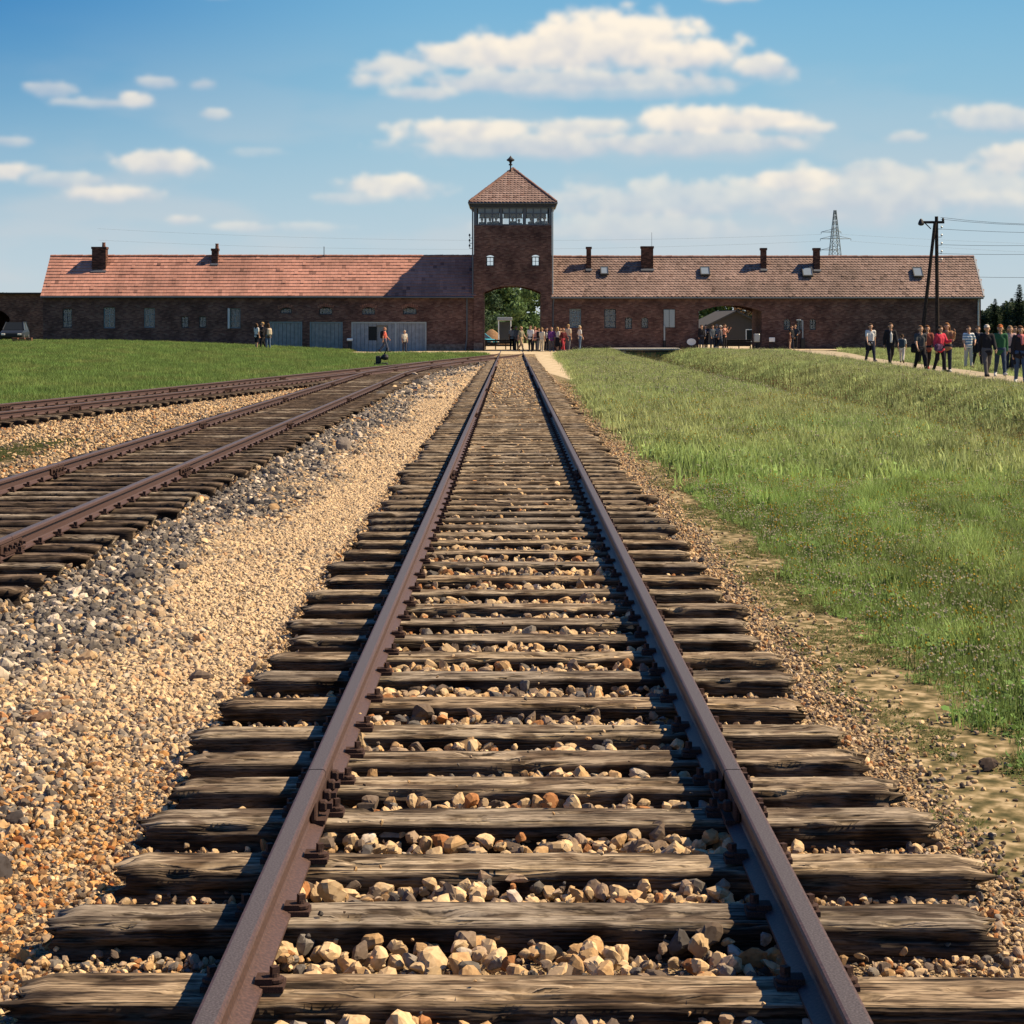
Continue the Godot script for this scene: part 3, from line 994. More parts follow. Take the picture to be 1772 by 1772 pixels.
	# mossy strip between the tracks and weeds on the verge
	for j in 5000:
		var d := 19.0 + 13.0 * r.randf()
		var x := track_two(d) - 3.0 + r.randfn() * 0.35
		plant.call(2, x, d, r.randf_range(0.3, 0.55), Color(0.07, 0.085, 0.03) * r.randf_range(0.7, 1.2))
	for j in 12000:
		var d := 6.0 + 60.0 * pow(r.randf(), 1.9)
		var x := lerpf(1.55, verge_edge(d), sqrt(r.randf()))
		if soft.get_noise_2d(x * 30.0, d * 22.0) < -0.02:
			continue
		plant.call(2, x, d, r.randf_range(0.22, 0.5) * (1.0 + d * 0.006), Color(0.12, 0.13, 0.045) * r.randf_range(0.5, 1.3))
	# a few weeds in the gravel
	for j in 260:
		var d := 5.0 + 50.0 * r.randf()
		var x := lerpf(track_two(d) + 1.4, -1.3, r.randf())
		if x > -0.28 * d:
			plant.call(2 if r.randf() < 0.6 else 1, x, d, r.randf_range(0.12, 0.3) * (1.0 + d * 0.01), Color(0.12, 0.15, 0.05) * r.randf_range(0.5, 1.2))
	for k in kinds.size():
		if where[k].size():
			spread("wild_flowers" if k > 6 else "grass", kinds[k], M.blade, where[k], tint[k])

# ------------------------------------------------------------------ gatehouse
# a wall of given width and height, its outside on z = 0, with openings [x0, x1, y0, y1, rise of the arch]
func wall(s: Shape, xf: Transform3D, width: float, height: float, holes: Array, thick: float, from := 0.0) -> void:
	var xs := [from, width]
	var ys := [0.0, height]
	for h in holes:
		xs.append_array([h[0], h[1]])
		ys.append_array([h[2], h[3]])
	xs.sort()
	ys.sort()
	var q := func(a: Vector3, b: Vector3, c: Vector3, d: Vector3) -> void:
		s.quad(xf * a, xf * b, xf * c, xf * d)
	for a in xs.size() - 1:
		for b in ys.size() - 1:
			var x0: float = xs[a]
			var x1: float = xs[a + 1]
			var y0: float = ys[b]
			var y1: float = ys[b + 1]
			if x1 - x0 < 0.001 or y1 - y0 < 0.001:
				continue
			var open := false
			for h in holes:
				if x0 > h[0] - 0.001 and x1 < h[1] + 0.001 and y0 > h[2] - 0.001 and y1 < h[3] + 0.001:
					open = true
			if open:
				continue
			q.call(Vector3(x0, y0, 0), Vector3(x1, y0, 0), Vector3(x1, y1, 0), Vector3(x0, y1, 0))
			q.call(Vector3(x1, y0, -thick), Vector3(x0, y0, -thick), Vector3(x0, y1, -thick), Vector3(x1, y1, -thick))
	for h in holes:
		var spring: float = h[3] - h[4]
		q.call(Vector3(h[0], h[2], 0), Vector3(h[0], spring, 0), Vector3(h[0], spring, -thick), Vector3(h[0], h[2], -thick))
		q.call(Vector3(h[1], spring, 0), Vector3(h[1], h[2], 0), Vector3(h[1], h[2], -thick), Vector3(h[1], spring, -thick))
		q.call(Vector3(h[1], h[2], 0), Vector3(h[0], h[2], 0), Vector3(h[0], h[2], -thick), Vector3(h[1], h[2], -thick))
		var n := 14 if h[4] > 0.0 else 1
		for k in n:
			var p := []
			for e in [k, k + 1]:
				var u := float(e) / n
				var y: float = spring + h[4] * (1.0 - (2.0 * u - 1.0) * (2.0 * u - 1.0)) if h[4] > 0.0 else h[3]
				p.append(Vector2(lerpf(h[0], h[1], u), y))
			var a2: Vector2 = p[0]
			var b2: Vector2 = p[1]
			q.call(Vector3(a2.x, a2.y, 0), Vector3(b2.x, b2.y, 0), Vector3(b2.x, b2.y, -thick), Vector3(a2.x, a2.y, -thick))
			if h[4] > 0.0:
				q.call(Vector3(a2.x, a2.y, 0), Vector3(b2.x, b2.y, 0), Vector3(b2.x, h[3], 0), Vector3(a2.x, h[3], 0))
				q.call(Vector3(b2.x, b2.y, -thick), Vector3(a2.x, a2.y, -thick), Vector3(a2.x, h[3], -thick), Vector3(b2.x, h[3], -thick))
	q.call(Vector3(from, height, 0), Vector3(width, height, 0), Vector3(width, height, -thick), Vector3(from, height, -thick))
	q.call(Vector3(from, 0, -thick), Vector3(from, 0, 0), Vector3(from, height, 0), Vector3(from, height, -thick))
	q.call(Vector3(width, 0, 0), Vector3(width, 0, -thick), Vector3(width, height, -thick), Vector3(width, height, 0))

func window(g: Node3D, x0: float, x1: float, y0: float, y1: float, z: float, cols: int, rows: int, fm: Material, pane := true, bar := 0.035) -> Node3D:
	var o := Node3D.new()
	o.name = "window"
	g.add_child(o, true)
	var s := Shape.new()
	var w := x1 - x0
	var h := y1 - y0
	var e := minf(0.065, w * 0.12)
	s.box(Vector3(x0 + e * 0.5, (y0 + y1) * 0.5, z), Vector3(e, h, 0.07))
	s.box(Vector3(x1 - e * 0.5, (y0 + y1) * 0.5, z), Vector3(e, h, 0.07))
	s.box(Vector3((x0 + x1) * 0.5, y0 + e * 0.5, z), Vector3(w - 2 * e, e, 0.068))
	s.box(Vector3((x0 + x1) * 0.5, y1 - e * 0.5, z), Vector3(w - 2 * e, e, 0.068))
	for k in range(1, cols):
		s.box(Vector3(lerpf(x0, x1, float(k) / cols), (y0 + y1) * 0.5, z), Vector3(bar, h - 2 * e, 0.05))
	for k in range(1, rows):
		s.box(Vector3((x0 + x1) * 0.5, lerpf(y0, y1, float(k) / rows), z), Vector3(w - 2 * e, bar * 0.8, 0.044))
	put("frame", s.mesh(), fm, o)
	if pane:
		var p := Shape.new()
		p.quad(Vector3(x0 + e, y0 + e, z + 0.012), Vector3(x1 - e, y0 + e, z + 0.012), Vector3(x1 - e, y1 - e, z + 0.012), Vector3(x0 + e, y1 - e, z + 0.012))
		put("pane", p.mesh(), M.glass, o)
	return o

# clay tile seen from the eaves: flat for the left wing, rolled for the others
func tile_mesh(w: float, l: float, roll: float) -> ArrayMesh:
	var s := Shape.new()
	var n := 1
	var lip := 0.05
	for k in n:
		var p := []
		for e in [k, k + 1]:
			var u := float(e) / n
			p.append(Vector2((u - 0.5) * w, 0.0))
		var a: Vector2 = p[0]
		var b: Vector2 = p[1]
		s.quad(Vector3(a.x, a.y + lip, l * 0.5), Vector3(b.x, b.y + lip, l * 0.5), Vector3(b.x, b.y, -l * 0.5), Vector3(a.x, a.y, -l * 0.5))
		s.quad(Vector3(a.x, a.y, l * 0.5), Vector3(b.x, b.y, l * 0.5), Vector3(b.x, b.y + lip, l * 0.5), Vector3(a.x, a.y + lip, l * 0.5))
	if true:
		s.quad(Vector3(-w * 0.5, 0, l * 0.5), Vector3(-w * 0.5, lip, l * 0.5), Vector3(-w * 0.5, 0.0, -l * 0.5), Vector3(-w * 0.5, -0.01, -l * 0.5))
		s.quad(Vector3(w * 0.5, lip, l * 0.5), Vector3(w * 0.5, 0, l * 0.5), Vector3(w * 0.5, -0.01, -l * 0.5), Vector3(w * 0.5, 0.0, -l * 0.5))
	return s.mesh()

# tiles on a slope; place(u, v) tells how many metres of it are covered at height v: [left, right]
func lay_tiles(parent: Node3D, xf: Transform3D, length: float, limits: Callable, w: float, course: float, shift: float, roll: float, tones: Array, seed_: int) -> void:
	var r := RandomNumberGenerator.new()
	r.seed = seed_
	var where := []
	var tint := []
	var v := 0.0
	var row := 0
	while v < length - course * 0.35:
		var lim: Array = limits.call(v + course * 0.5)
		var x: float = lim[0] + fmod(row * shift, w) + w * 0.5 - (w if fmod(row * shift, w) > 0.001 else 0.0)
		var sag := r.randf_range(-0.012, 0.012)
		while x < lim[1] + w * 0.2:
			if x > lim[0] - w * 0.2:
				var lift := 0.034 + r.randf_range(0, 0.008) + 0.022 * soft.get_noise_2d(x * 8.0, v * 10.0)
				if r.randf() < 0.025:
					lift += 0.02
				var b := Basis(Vector3.UP, r.randf_range(-0.02, 0.02) - (0.42 if roll > 0.0 else 0.0)) * Basis(Vector3.RIGHT, 0.03)
				where.append(xf * Transform3D(b, Vector3(x, lift, -v - course * 0.55 + sag)))
				var c: Color = tones[0].lerp(tones[1], r.randf())
				if r.randf() < tones[3]:
					c = tones[2] * r.randf_range(0.7, 1.3)
				var weather := 0.98 + 0.42 * soft.get_noise_2d(x * 5.0 + seed_ * 50.0, v * 14.0) + 0.25 * soft.get_noise_2d(x * 40.0, v * 6.0 + seed_ * 9.0)
				tint.append(c * r.randf_range(0.88, 1.08) * clampf(weather, 0.6, 1.2))
			x += w
		v += course
		row += 1
	spread("roof_tiles", tile_mesh(w * (0.985 if roll <= 0.0 else 0.93), course * (1.12 if roll <= 0.0 else 1.2), roll), M.tile_red, where, tint, parent)

func ridge_tiles(parent: Node3D, a: Vector3, b: Vector3, col: Color, seed_: int) -> void:
	var r := RandomNumberGenerator.new()
	r.seed = seed_
	var s := Shape.new()
	var n := int(a.distance_to(b) / 0.38)
	for k in n:
		var p := a.lerp(b, float(k) / n)
		var q := a.lerp(b, (k + 1.08) / n)
		var j := Vector3(0, r.randf_range(0, 0.02), 0)
		s.tint = col * r.randf_range(0.8, 1.15)
		s.tube([p + j, q + j], 0.115, 0.13, 7)
	put("ridge_tiles", s.mesh(false, true), M.tile_red, parent, "stuff")

func chimney(g: Node3D, px0: float, px1: float, ptop: float, t: float, deep: float, pot := 0.0) -> void:
	var dist := FRONT - 0.2 + t
	var x0 := (px0 - 884.0) * dist / LENS
	var x1 := (px1 - 884.0) * dist / LENS
	var top := EYE + (568.0 - ptop) * dist / LENS
	var y0 := 3.6 + t
	var s := Shape.new()
	s.box(Vector3((x0 + x1) * 0.5, (y0 + top - 0.16) * 0.5, -dist - deep * 0.5), Vector3(x1 - x0, top - 0.16 - y0, deep))
	s.box(Vector3((x0 + x1) * 0.5, top - 0.08, -dist - deep * 0.5), Vector3(x1 - x0 + 0.09, 0.16, deep + 0.09))
	var o := put("chimney", s.mesh(), M.chimney, g)
	var f := Shape.new()
	f.box(Vector3((x0 + x1) * 0.5, 4.12 + t - 0.02, -dist + 0.16), Vector3(x1 - x0 + 0.10, 0.03, 0.2), Basis(Vector3.RIGHT, PI / 4))
	put("flashing", f.mesh(), M.gutter, o)
	if pot > 0.0:
		var p := Shape.new()
		p.lathe(Vector3(lerpf(x0, x1, 0.78), top, -dist - deep * 0.5), [Vector2(0.13, 0), Vector2(0.12, 0.2), Vector2(0.10, pot - 0.08), Vector2(0.13, pot - 0.06), Vector2(0.13, pot), Vector2(0.0, pot)], 10)
		put("chimney_pot", p.mesh(), M.brick_pale, o)

func skylight(g: Node3D, px0: float, px1: float, py0: float, py1: float) -> void:
	# foot of the skylight on the 45 degree slope
	var k := 568.0 - py1
	var t := (k * (FRONT - 0.2) / LENS + EYE - 4.08) / (1.0 - k / LENS)
	var dist := FRONT - 0.2 + t
	var x0 := (px0 - 884.0) * dist / LENS
	var x1 := (px1 - 884.0) * dist / LENS
	var l := (py1 - py0) / WALL * 1.42
	var b := Basis(Vector3.RIGHT, 0.76)
	var at := Vector3((x0 + x1) * 0.5, 4.08 + t + 0.20, -dist + 0.1)
	var o := Node3D.new()
	o.name = "skylight"
	g.add_child(o, true)
	o.transform = Transform3D(b, at)
	var s := Shape.new()
	var w := x1 - x0
	s.box(Vector3(-w * 0.5 + 0.035, 0, -l * 0.5), Vector3(0.07, 0.16, l))
	s.box(Vector3(w * 0.5 - 0.035, 0, -l * 0.5), Vector3(0.07, 0.16, l))
	s.box(Vector3(0, 0, -0.035), Vector3(w - 0.14, 0.158, 0.07))
	s.box(Vector3(0, 0, -l + 0.035), Vector3(w - 0.14, 0.158, 0.07))
	put("frame", s.mesh(), M.frame_dark, o)
	var p := Shape.new()
	p.quad(Vector3(-w * 0.5 + 0.07, 0.05, -0.07), Vector3(w * 0.5 - 0.07, 0.05, -0.07), Vector3(w * 0.5 - 0.07, 0.05, -l + 0.07), Vector3(-w * 0.5 + 0.07, 0.05, -l + 0.07))
	put("pane", p.mesh(), M.skypane, o)

func downpipe(g: Node3D, pts: Array, r: float, m: Material) -> void:
	var s := Shape.new()
	s.tube(pts, r, r, 8)
	put("downpipe", s.mesh(), m, g)

const DEEP := 5.4
func build_gatehouse() -> void:
	var g := thing("gatehouse", "long brick gatehouse with tiled wings and a square central watchtower over the rails", "building")
	var z := -FRONT
	var top := 4.14
	# --- left wing
	var lx := -33.0
	var L := func(px: float) -> float: return wx(px) - lx
	var holes := []
	var win_l := [[108, 124.5, 534, 567], [179, 199, 532, 568], [249, 268, 533, 567], [313.5, 326, 547.5, 567], [344, 357, 547.5, 567], [396.5, 416, 533.5, 568]]
	for w in win_l:
		holes.append([L.call(w[0]), L.call(w[1]), wy(w[3]), wy(w[2]), 0.0])
	var vents := [[485, 505, 532, 542.5], [552, 575, 531, 544.5], [626, 649, 531.5, 544.5], [697, 721, 531.5, 544]]
	for w in vents:
		holes.append([L.call(w[0]), L.call(w[1]), wy(w[3]), wy(w[2]), 0.2])
	var doors := [[466, 523, 556.5], [536, 593, 557], [608, 738, 557]]
	for w in doors:
		holes.append([L.call(w[0]), L.call(w[1]), 0.0, wy(w[2]), 0.0])
	var s := Shape.new()
	wall(s, Transform3D(Basis(), Vector3(lx, 0, z)), wx(820) - lx, top, holes, 0.38)
	wall(s, Transform3D(Basis(Vector3.UP, PI), Vector3(wx(820), 0, z - DEEP)), wx(820) - lx, top, [], 0.38)
	s.box(Vector3(lx + 0.19, top * 0.5, z - DEEP * 0.5), Vector3(0.38, top, DEEP - 0.77))
	s.tri(Vector3(lx, top, z - DEEP), Vector3(lx, top, z), Vector3(lx, top + 2.68, z - DEEP * 0.5))
	put("wall", s.mesh(), M.brick, g)
	# --- right wing
	var rx := wx(953)
	var rend := 33.15
	var R := func(px: float) -> float: return wx(px) - rx
	holes = []
	var win_r := [[985.5, 1005.5, 534.5, 567], [1045.5, 1066, 534.5, 568], [1148, 1168.5, 534.5, 567]]
	for w in win_r:
		holes.append([R.call(w[0]), R.call(w[1]), wy(w[3]), wy(w[2]), 0.0])
	var small_r := [[1081.5, 1094, 549, 569.5], [1110, 1121.5, 549, 568], [1356, 1368, 552, 571], [1379, 1390, 552, 571], [1401, 1412, 552, 571]]
	for w in small_r:
		holes.append([R.call(w[0]), R.call(w[1]), wy(w[3]), wy(w[2]), 0.12])
	var gx0: float = wx(1209)
	var gx1: float = wx(1318)
	holes.append([gx0 - rx, gx1 - rx, 0.0, wy(528.5), 0.42])
	s = Shape.new()
	wall(s, Transform3D(Basis(), Vector3(rx, 0, z)), rend - rx, top - 0.06, holes, 0.38)
	wall(s, Transform3D(Basis(Vector3.UP, PI), Vector3(rend, 0, z - DEEP)), rend - rx, top - 0.06, [[rend - gx1, rend - gx0, 0.0, wy(528.5), 0.42]], 0.38)
	s.box(Vector3(rend - 0.19, top * 0.5 - 0.03, z - DEEP * 0.5), Vector3(0.38, top - 0.06, DEEP - 0.77))
	s.tri(Vector3(rend, top - 0.06, z), Vector3(rend, top - 0.06, z - DEEP), Vector3(rend, top + 2.62, z - DEEP * 0.5))
	# sides and ceiling of the passage
	s.box(Vector3(gx0 - 0.15, 1.95, z - DEEP * 0.5), Vector3(0.3, 3.9, DEEP - 0.77))
	s.box(Vector3(gx1 + 0.15, 1.95, z - DEEP * 0.5), Vector3(0.3, 3.9, DEEP - 0.77))
	s.box(Vector3((gx0 + gx1) * 0.5, 3.7, z - DEEP * 0.5), Vector3(gx1 - gx0 - 0.003, 0.36, DEEP - 0.77))
	put("wall", s.mesh(), M.brick, g)
	# --- windows of the wings
	for k in win_l.size():
		var w: Array = win_l[k]
		var pale := k == 1 or k == 2 or k == 5
		window(g, wx(w[0]), wx(w[1]), wy(w[3]), wy(w[2]), z - 0.16, 2, 3 if k != 3 and k != 4 else 2, M.frame if pale else M.frame_dark)
	for w in win_r:
		window(g, wx(w[0]), wx(w[1]), wy(w[3]), wy(w[2]), z - 0.14, 4 if w[0] < 1010 else 2, 5 if w[0] < 1010 else 3, M.frame if w[0] < 1010 else M.frame_dark)
	for w in small_r:
		window(g, wx(w[0]), wx(w[1]), wy(w[3]), wy(w[2]), z - 0.14, 2, 2, M.frame_dark)
	var sh := Shape.new()
	sh.slab(Vector3(wx(396.2), (wy(533) + wy(569)) * 0.5, z + 0.22), Vector3(0.05, 1.42, 0.44), 0.01, Basis(Vector3.UP, 0.35))
	put("shutter", sh.mesh(), M.frame_white, g).set_meta("label", "white casement standing open")
	sh = Shape.new()
	for k in 2:
		sh.slab(Vector3(wx(1153.2 + k * 10), (wy(535) + wy(567)) * 0.5, z - 0.06), Vector3(0.38, 1.26, 0.04), 0.01)
	for k in 9:
		sh.box(Vector3(wx(1158.2), wy(566) + k * 0.145 + 0.05, z - 0.034), Vector3(0.74, 0.02, 0.012))
	put("shutter", sh.mesh(), M.zinc, g).set_meta("label", "closed pale grey window shutters")
	for w in vents:
		window(g, wx(w[0]), wx(w[1]), wy(w[3]), wy(w[2]) - 0.05, z - 0.2, 4, 1, M.frame_dark)
		# soldier course over the vent
		var a := Shape.new()
		for k in 9:
			var u := (k - 4) / 4.0
			a.box(Vector3((wx(w[0]) + wx(w[1])) * 0.5 + u * 0.52, wy(w[2]) + 0.13 - 0.11 * u * u, z + 0.012), Vector3(0.1, 0.24, 0.03), Basis(Vector3.BACK, -u * 0.28))
		put("brick_arch", a.mesh(), M.brick_pale, g)
	# --- garage doors
	for k in 3:
		var w: Array = doors[k]
		var x0: float = wx(w[0])
		var x1: float = wx(w[1])
		var y1: float = wy(w[2])
		var o := Node3D.new()
		o.name = "garage_door"
		g.add_child(o, true)
		var fr := Shape.new()
		fr.box(Vector3(x0 + 0.05, y1 * 0.5, z - 0.09), Vector3(0.1, y1, 0.12))
		fr.box(Vector3(x1 - 0.05, y1 * 0.5, z - 0.09), Vector3(0.1, y1, 0.12))
		fr.box(Vector3((x0 + x1) * 0.5, y1 - 0.05, z - 0.092), Vector3(x1 - x0 - 0.2, 0.1, 0.12))
		if k == 2:
			fr.box(Vector3(wx(684.5), y1 * 0.5 - 0.05, z - 0.094), Vector3(0.12, y1 - 0.1, 0.14))
		put("frame", fr.mesh(), M.zinc if k == 2 else M.frame, o)
		# boards
		var x := x0 + 0.1
		while x < x1 - 0.11:
			var wd := minf(0.275, x1 - 0.1 - x)
			var mid := x + wd * 0.5
			var low := 0.0
			var in_door: bool = k == 2 and mid > wx(652.5) and mid < wx(671)
			var in_win: bool = k == 2 and mid > wx(637.5) and mid < wx(651.5)
			var bs := Shape.new()
			if in_door:
				bs.slab(Vector3(mid, (wy(563) + y1 - 0.1) * 0.5, z - 0.11), Vector3(wd - 0.016, y1 - 0.1 - wy(563), 0.05), 0.008)
			elif in_win:
				bs.slab(Vector3(mid, (y1 - 0.1 + wy(565)) * 0.5, z - 0.11), Vector3(wd - 0.016, y1 - 0.1 - wy(565), 0.05), 0.008)
				var lower := Shape.new()
				lower.slab(Vector3(mid, wy(589) * 0.5, z - 0.11), Vector3(wd - 0.016, wy(589), 0.05), 0.008)
				put("board", lower.mesh(), M.door_pale, o)
			else:
				bs.slab(Vector3(mid, (y1 - 0.1 + low) * 0.5, z - 0.11), Vector3(wd - 0.016, y1 - 0.1 - low, 0.05), 0.008)
			put("board", bs.mesh(), M.door_pale if k == 2 else M.door_grey, o)
			x += wd
		if k == 2:
			var wn := Shape.new()
			wn.box(Vector3((wx(637.5) + wx(651.5)) * 0.5, (wy(589) + wy(565)) * 0.5, z - 0.13), Vector3(0.6, wy(565) - wy(589), 0.03))
			put("dark_pane", wn.mesh(), M.skyglass_dark, o)
			var leaf := Shape.new()
			leaf.slab(Vector3((wx(653) + wx(671)) * 0.5, wy(563) * 0.5, z - 0.36), Vector3(wx(671) - wx(653) + 0.3, wy(563) + 0.1, 0.04), 0.01)
			put("inner_door", leaf.mesh(), M.door_pale, o)
	# --- roofs
	var eave := z + 0.2
	for side in 2:
		var x0 := lx - 0.12 if side == 0 else rx
		var x1: float = wx(820) if side == 0 else rend + 0.12
		var e := 4.12 if side == 0 else 4.07
		var run := DEEP * 0.5 + 0.2
		var o := Node3D.new()
		o.name = "roof"
		g.add_child(o, true)
		var q := Shape.new()
		var a0 := Vector3(x0, e, eave)
		var a1 := Vector3(x1, e, eave)
		var r0 := Vector3(x0, e + run, eave - run)
		var r1 := Vector3(x1, e + run, eave - run)
		var b0 := Vector3(x0, e, eave - 2 * run)
		var b1 := Vector3(x1, e, eave - 2 * run)
		var dn := Vector3(0, -0.14, 0)
		q.quad(a0, a1, r1, r0)
		q.quad(b1, b0, r0, r1)
		q.quad(a0 + dn, r0 + dn, r1 + dn, a1 + dn)
		q.quad(b1 + dn, r1 + dn, r0 + dn, b0 + dn)
		q.quad(a0 + dn, a1 + dn, a1, a0)
		q.quad(a0, r0, r0 + dn, a0 + dn)
		q.quad(r0, b0, b0 + dn, r0 + dn)
		q.quad(a1, a1 + dn, r1 + dn, r1)
		q.quad(b1 + dn, b1, r1, r1 + dn)
		q.quad(b1 + dn, b0 + dn, b0, b1)
		put("sheathing", q.mesh(), M.underroof, o)
		var slope := Transform3D(Basis(Vector3.RIGHT, PI / 4), Vector3(x0, e, eave))
		var len_ := run * sqrt(2.0)
		var ww := x1 - x0
		if side == 0:
			lay_tiles(o, slope, len_, func(_v): return [0.0, ww], 0.26, 0.315, 0.0, 0.0, [Color(0.365, 0.172, 0.13), Color(0.425, 0.21, 0.162), Color(0.24, 0.11, 0.085), 0.03], 3)
			ridge_tiles(o, r0 + Vector3(0, 0.02, 0), r1 + Vector3(0, 0.02, 0), Color(0.32, 0.14, 0.10), 5)
		else:
			lay_tiles(o, slope, len_, func(_v): return [0.0, ww], 0.25, 0.255, 0.0625, 0.05, [Color(0.178, 0.114, 0.099), Color(0.235, 0.158, 0.138), Color(0.125, 0.074, 0.063), 0.06], 4)
			ridge_tiles(o, r0 + Vector3(0, 0.02, 0), r1 + Vector3(0, 0.02, 0), Color(0.25, 0.135, 0.11), 6)
			var vg := Shape.new()
			vg.box((a1 + r1) * 0.5 + Vector3(0.05, 0.03, 0), Vector3(0.1, 0.14, len_), Basis(Vector3.RIGHT, PI / 4))
			put("verge_board", vg.mesh(), M.zinc, o)
		var gt := Shape.new()
		gt.tube([Vector3(x0, e - 0.06, eave + 0.06), Vector3(x1, e - 0.06, eave + 0.06)], 0.07, 0.07, 8)
		put("gutter", gt.mesh(), M.gutter, o)
	chimney(g, 159, 183, 427, 1.84, 0.75, 0.32)
	chimney(g, 366, 377, 430, 2.35, 0.5, 0.36)
	chimney(g, 1015, 1023, 427, 1.95, 0.42)
	chimney(g, 1110, 1130.5, 426, 1.95, 0.6)
	chimney(g, 1317, 1326.5, 429, 1.95, 0.45)
	chimney(g, 1408.5, 1419, 429, 1.9, 0.5)
	skylight(g, 1039, 1053, 466, 480)
	skylight(g, 1212, 1229, 466, 481)
	skylight(g, 1389, 1407, 467, 483)
	skylight(g, 1581, 1598, 467, 484)
	var an := Shape.new()
	an.tube([Vector3(wx(1132), 6.6, z - 2.3), Vector3(wx(1132), 8.75, z - 2.3)], 0.02, 0.012, 6)
	put("roof_rod", an.mesh(), M.gutter, g)
	an = Shape.new()
	an.tube([Vector3(wx(554.5), 6.6, z - 2.6), Vector3(wx(554.5), 7.75, z - 2.6)], 0.03, 0.03, 6)
	put("roof_rod", an.mesh(), M.gutter, g)
	# --- tower
	var tx0: float = wx(820)
	var tx1: float = wx(955)
	var tz := z + 0.16
	var td := 5.72
	var th := 9.13
	var ax0: float = wx(837)
	var ax1: float = wx(936.5)
	var wl := [wx(841.5), wx(855), wy(460.5), wy(441.5)]
	var wr := [wx(920), wx(933.5), wy(460.5), wy(441)]
	var tw := tx1 - tx0
	s = Shape.new()
	var th_holes := [[ax0 - tx0, ax1 - tx0, 0.0, wy(494.5), 0.5], [wl[0] - tx0, wl[1] - tx0, wl[2], wl[3], 0.1], [wr[0] - tx0, wr[1] - tx0, wr[2], wr[3], 0.1]]
	wall(s, Transform3D(Basis(), Vector3(tx0, 0, tz)), tw, th, th_holes, 0.4)
	var back := [[tx1 - ax1, tx1 - ax0, 0.0, wy(494.5), 0.5], [tx1 - wl[1] - 0.15, tx1 - wl[0] + 0.2, wl[2] - 0.1, wl[3] + 0.35, 0.1], [tx1 - wr[1] - 0.2, tx1 - wr[0] + 0.15, wr[2] - 0.1, wr[3] + 0.35, 0.1]]
	wall(s, Transform3D(Basis(Vector3.UP, PI), Vector3(tx1, 0, tz - td)), tw, th, back, 0.4)
	s.box(Vector3(tx0 + 0.2, th * 0.5, tz - td * 0.5), Vector3(0.4, th, td - 0.81))
	s.box(Vector3(tx1 - 0.2, th * 0.5, tz - td * 0.5), Vector3(0.4, th, td - 0.81))
	s.box(Vector3((ax0 + tx0 + 0.4) * 0.5, 2.6, tz - td * 0.5), Vector3(ax0 - tx0 - 0.4, 5.2, td - 0.81))
	s.box(Vector3((ax1 + tx1 - 0.4) * 0.5, 2.6, tz - td * 0.5), Vector3(tx1 - 0.4 - ax1, 5.2, td - 0.81))
	s.box(Vector3((ax0 + ax1) * 0.5, 5.06, tz - td * 0.5), Vector3(ax1 - ax0 - 0.004, 0.28, td - 0.812))
	put("tower_wall", s.mesh(), M.brick, g)
	for q in [[tx0, ax0 - 0.06, tz + 0.04, 0.84], [ax1 + 0.06, tx1, tz + 0.04, 0.84], [wx(739), wx(805), z + 0.03, 0.76]]:
		var pl := Shape.new()
		pl.box(Vector3((q[0] + q[1]) * 0.5, q[3] * 0.5, q[2]), Vector3(q[1] - q[0], q[3], 0.09))
		put("plinth", pl.mesh(), M.plinth, g)
	window(g, wl[0], wl[1], wl[2], wl[3] - 0.12, tz - 0.2, 2, 2, M.frame_dark)
	window(g, wr[0], wr[1], wr[2], wr[3] - 0.12, tz - 0.2, 2, 2, M.frame_dark)
	# window room at the top
	var fl := Shape.new()
	fl.box(Vector3((tx0 + tx1) * 0.5, 7.92, tz - td * 0.5), Vector3(tw - 0.81, 0.2, td - 0.81))
	put("tower_floor", fl.mesh(), M.timber, g)
	var y0 := th
	var y1 := 10.42
	var ysill := wy(388.5)
	var ymid := wy(369.5)
	for face in 4:
		var wd: float = tw if face % 2 == 0 else td
		var xf := Transform3D(Basis(Vector3.UP, face * PI / 2), Vector3((tx0 + tx1) * 0.5, 0, tz - td * 0.5)) * Transform3D(Basis(), Vector3(-wd * 0.5, 0, (td if face % 2 == 0 else tw) * 0.5))
		var o := Node3D.new()
		o.name = "window_band"
		g.add_child(o, true)
		o.transform = xf
		var f := Shape.new()
		var b0 := 0.26
		if face % 2 == 0:
			f.box(Vector3(0.11, (y0 + y1) * 0.5, -0.11), Vector3(0.22, y1 - y0, 0.22))
			f.box(Vector3(wd - 0.11, (y0 + y1) * 0.5, -0.11), Vector3(0.22, y1 - y0, 0.22))
		f.box(Vector3(wd * 0.5, (y0 + ysill) * 0.5 + 0.012, -0.1), Vector3(wd - 0.45, ysill - y0 + 0.024, 0.16))
		f.box(Vector3(wd * 0.5, y1 - 0.05, -0.1), Vector3(wd - 0.45, 0.1, 0.16))
		var inner := wd - 2 * b0
		var g3 := inner / 3.0
		for k in [1, 2]:
			f.box(Vector3(b0 + g3 * k, (ysill + y1) * 0.5 - 0.03, -0.1), Vector3(0.2, y1 - ysill - 0.14, 0.15))
		for k in 3:
			var c := b0 + g3 * k + (0.0 if k == 0 else 0.1)
			var e2 := b0 + g3 * (k + 1) - (0.0 if k == 2 else 0.1)
			for j in [1, 2]:
				f.box(Vector3(lerpf(c, e2, j / 3.0), (ysill + y1) * 0.5 - 0.03, -0.1), Vector3(0.085, y1 - ysill - 0.14, 0.1))
			f.box(Vector3((c + e2) * 0.5, ymid, -0.1), Vector3(e2 - c - 0.01, 0.07, 0.096))
		put("frame", f.mesh(), M.tower_frame, o)
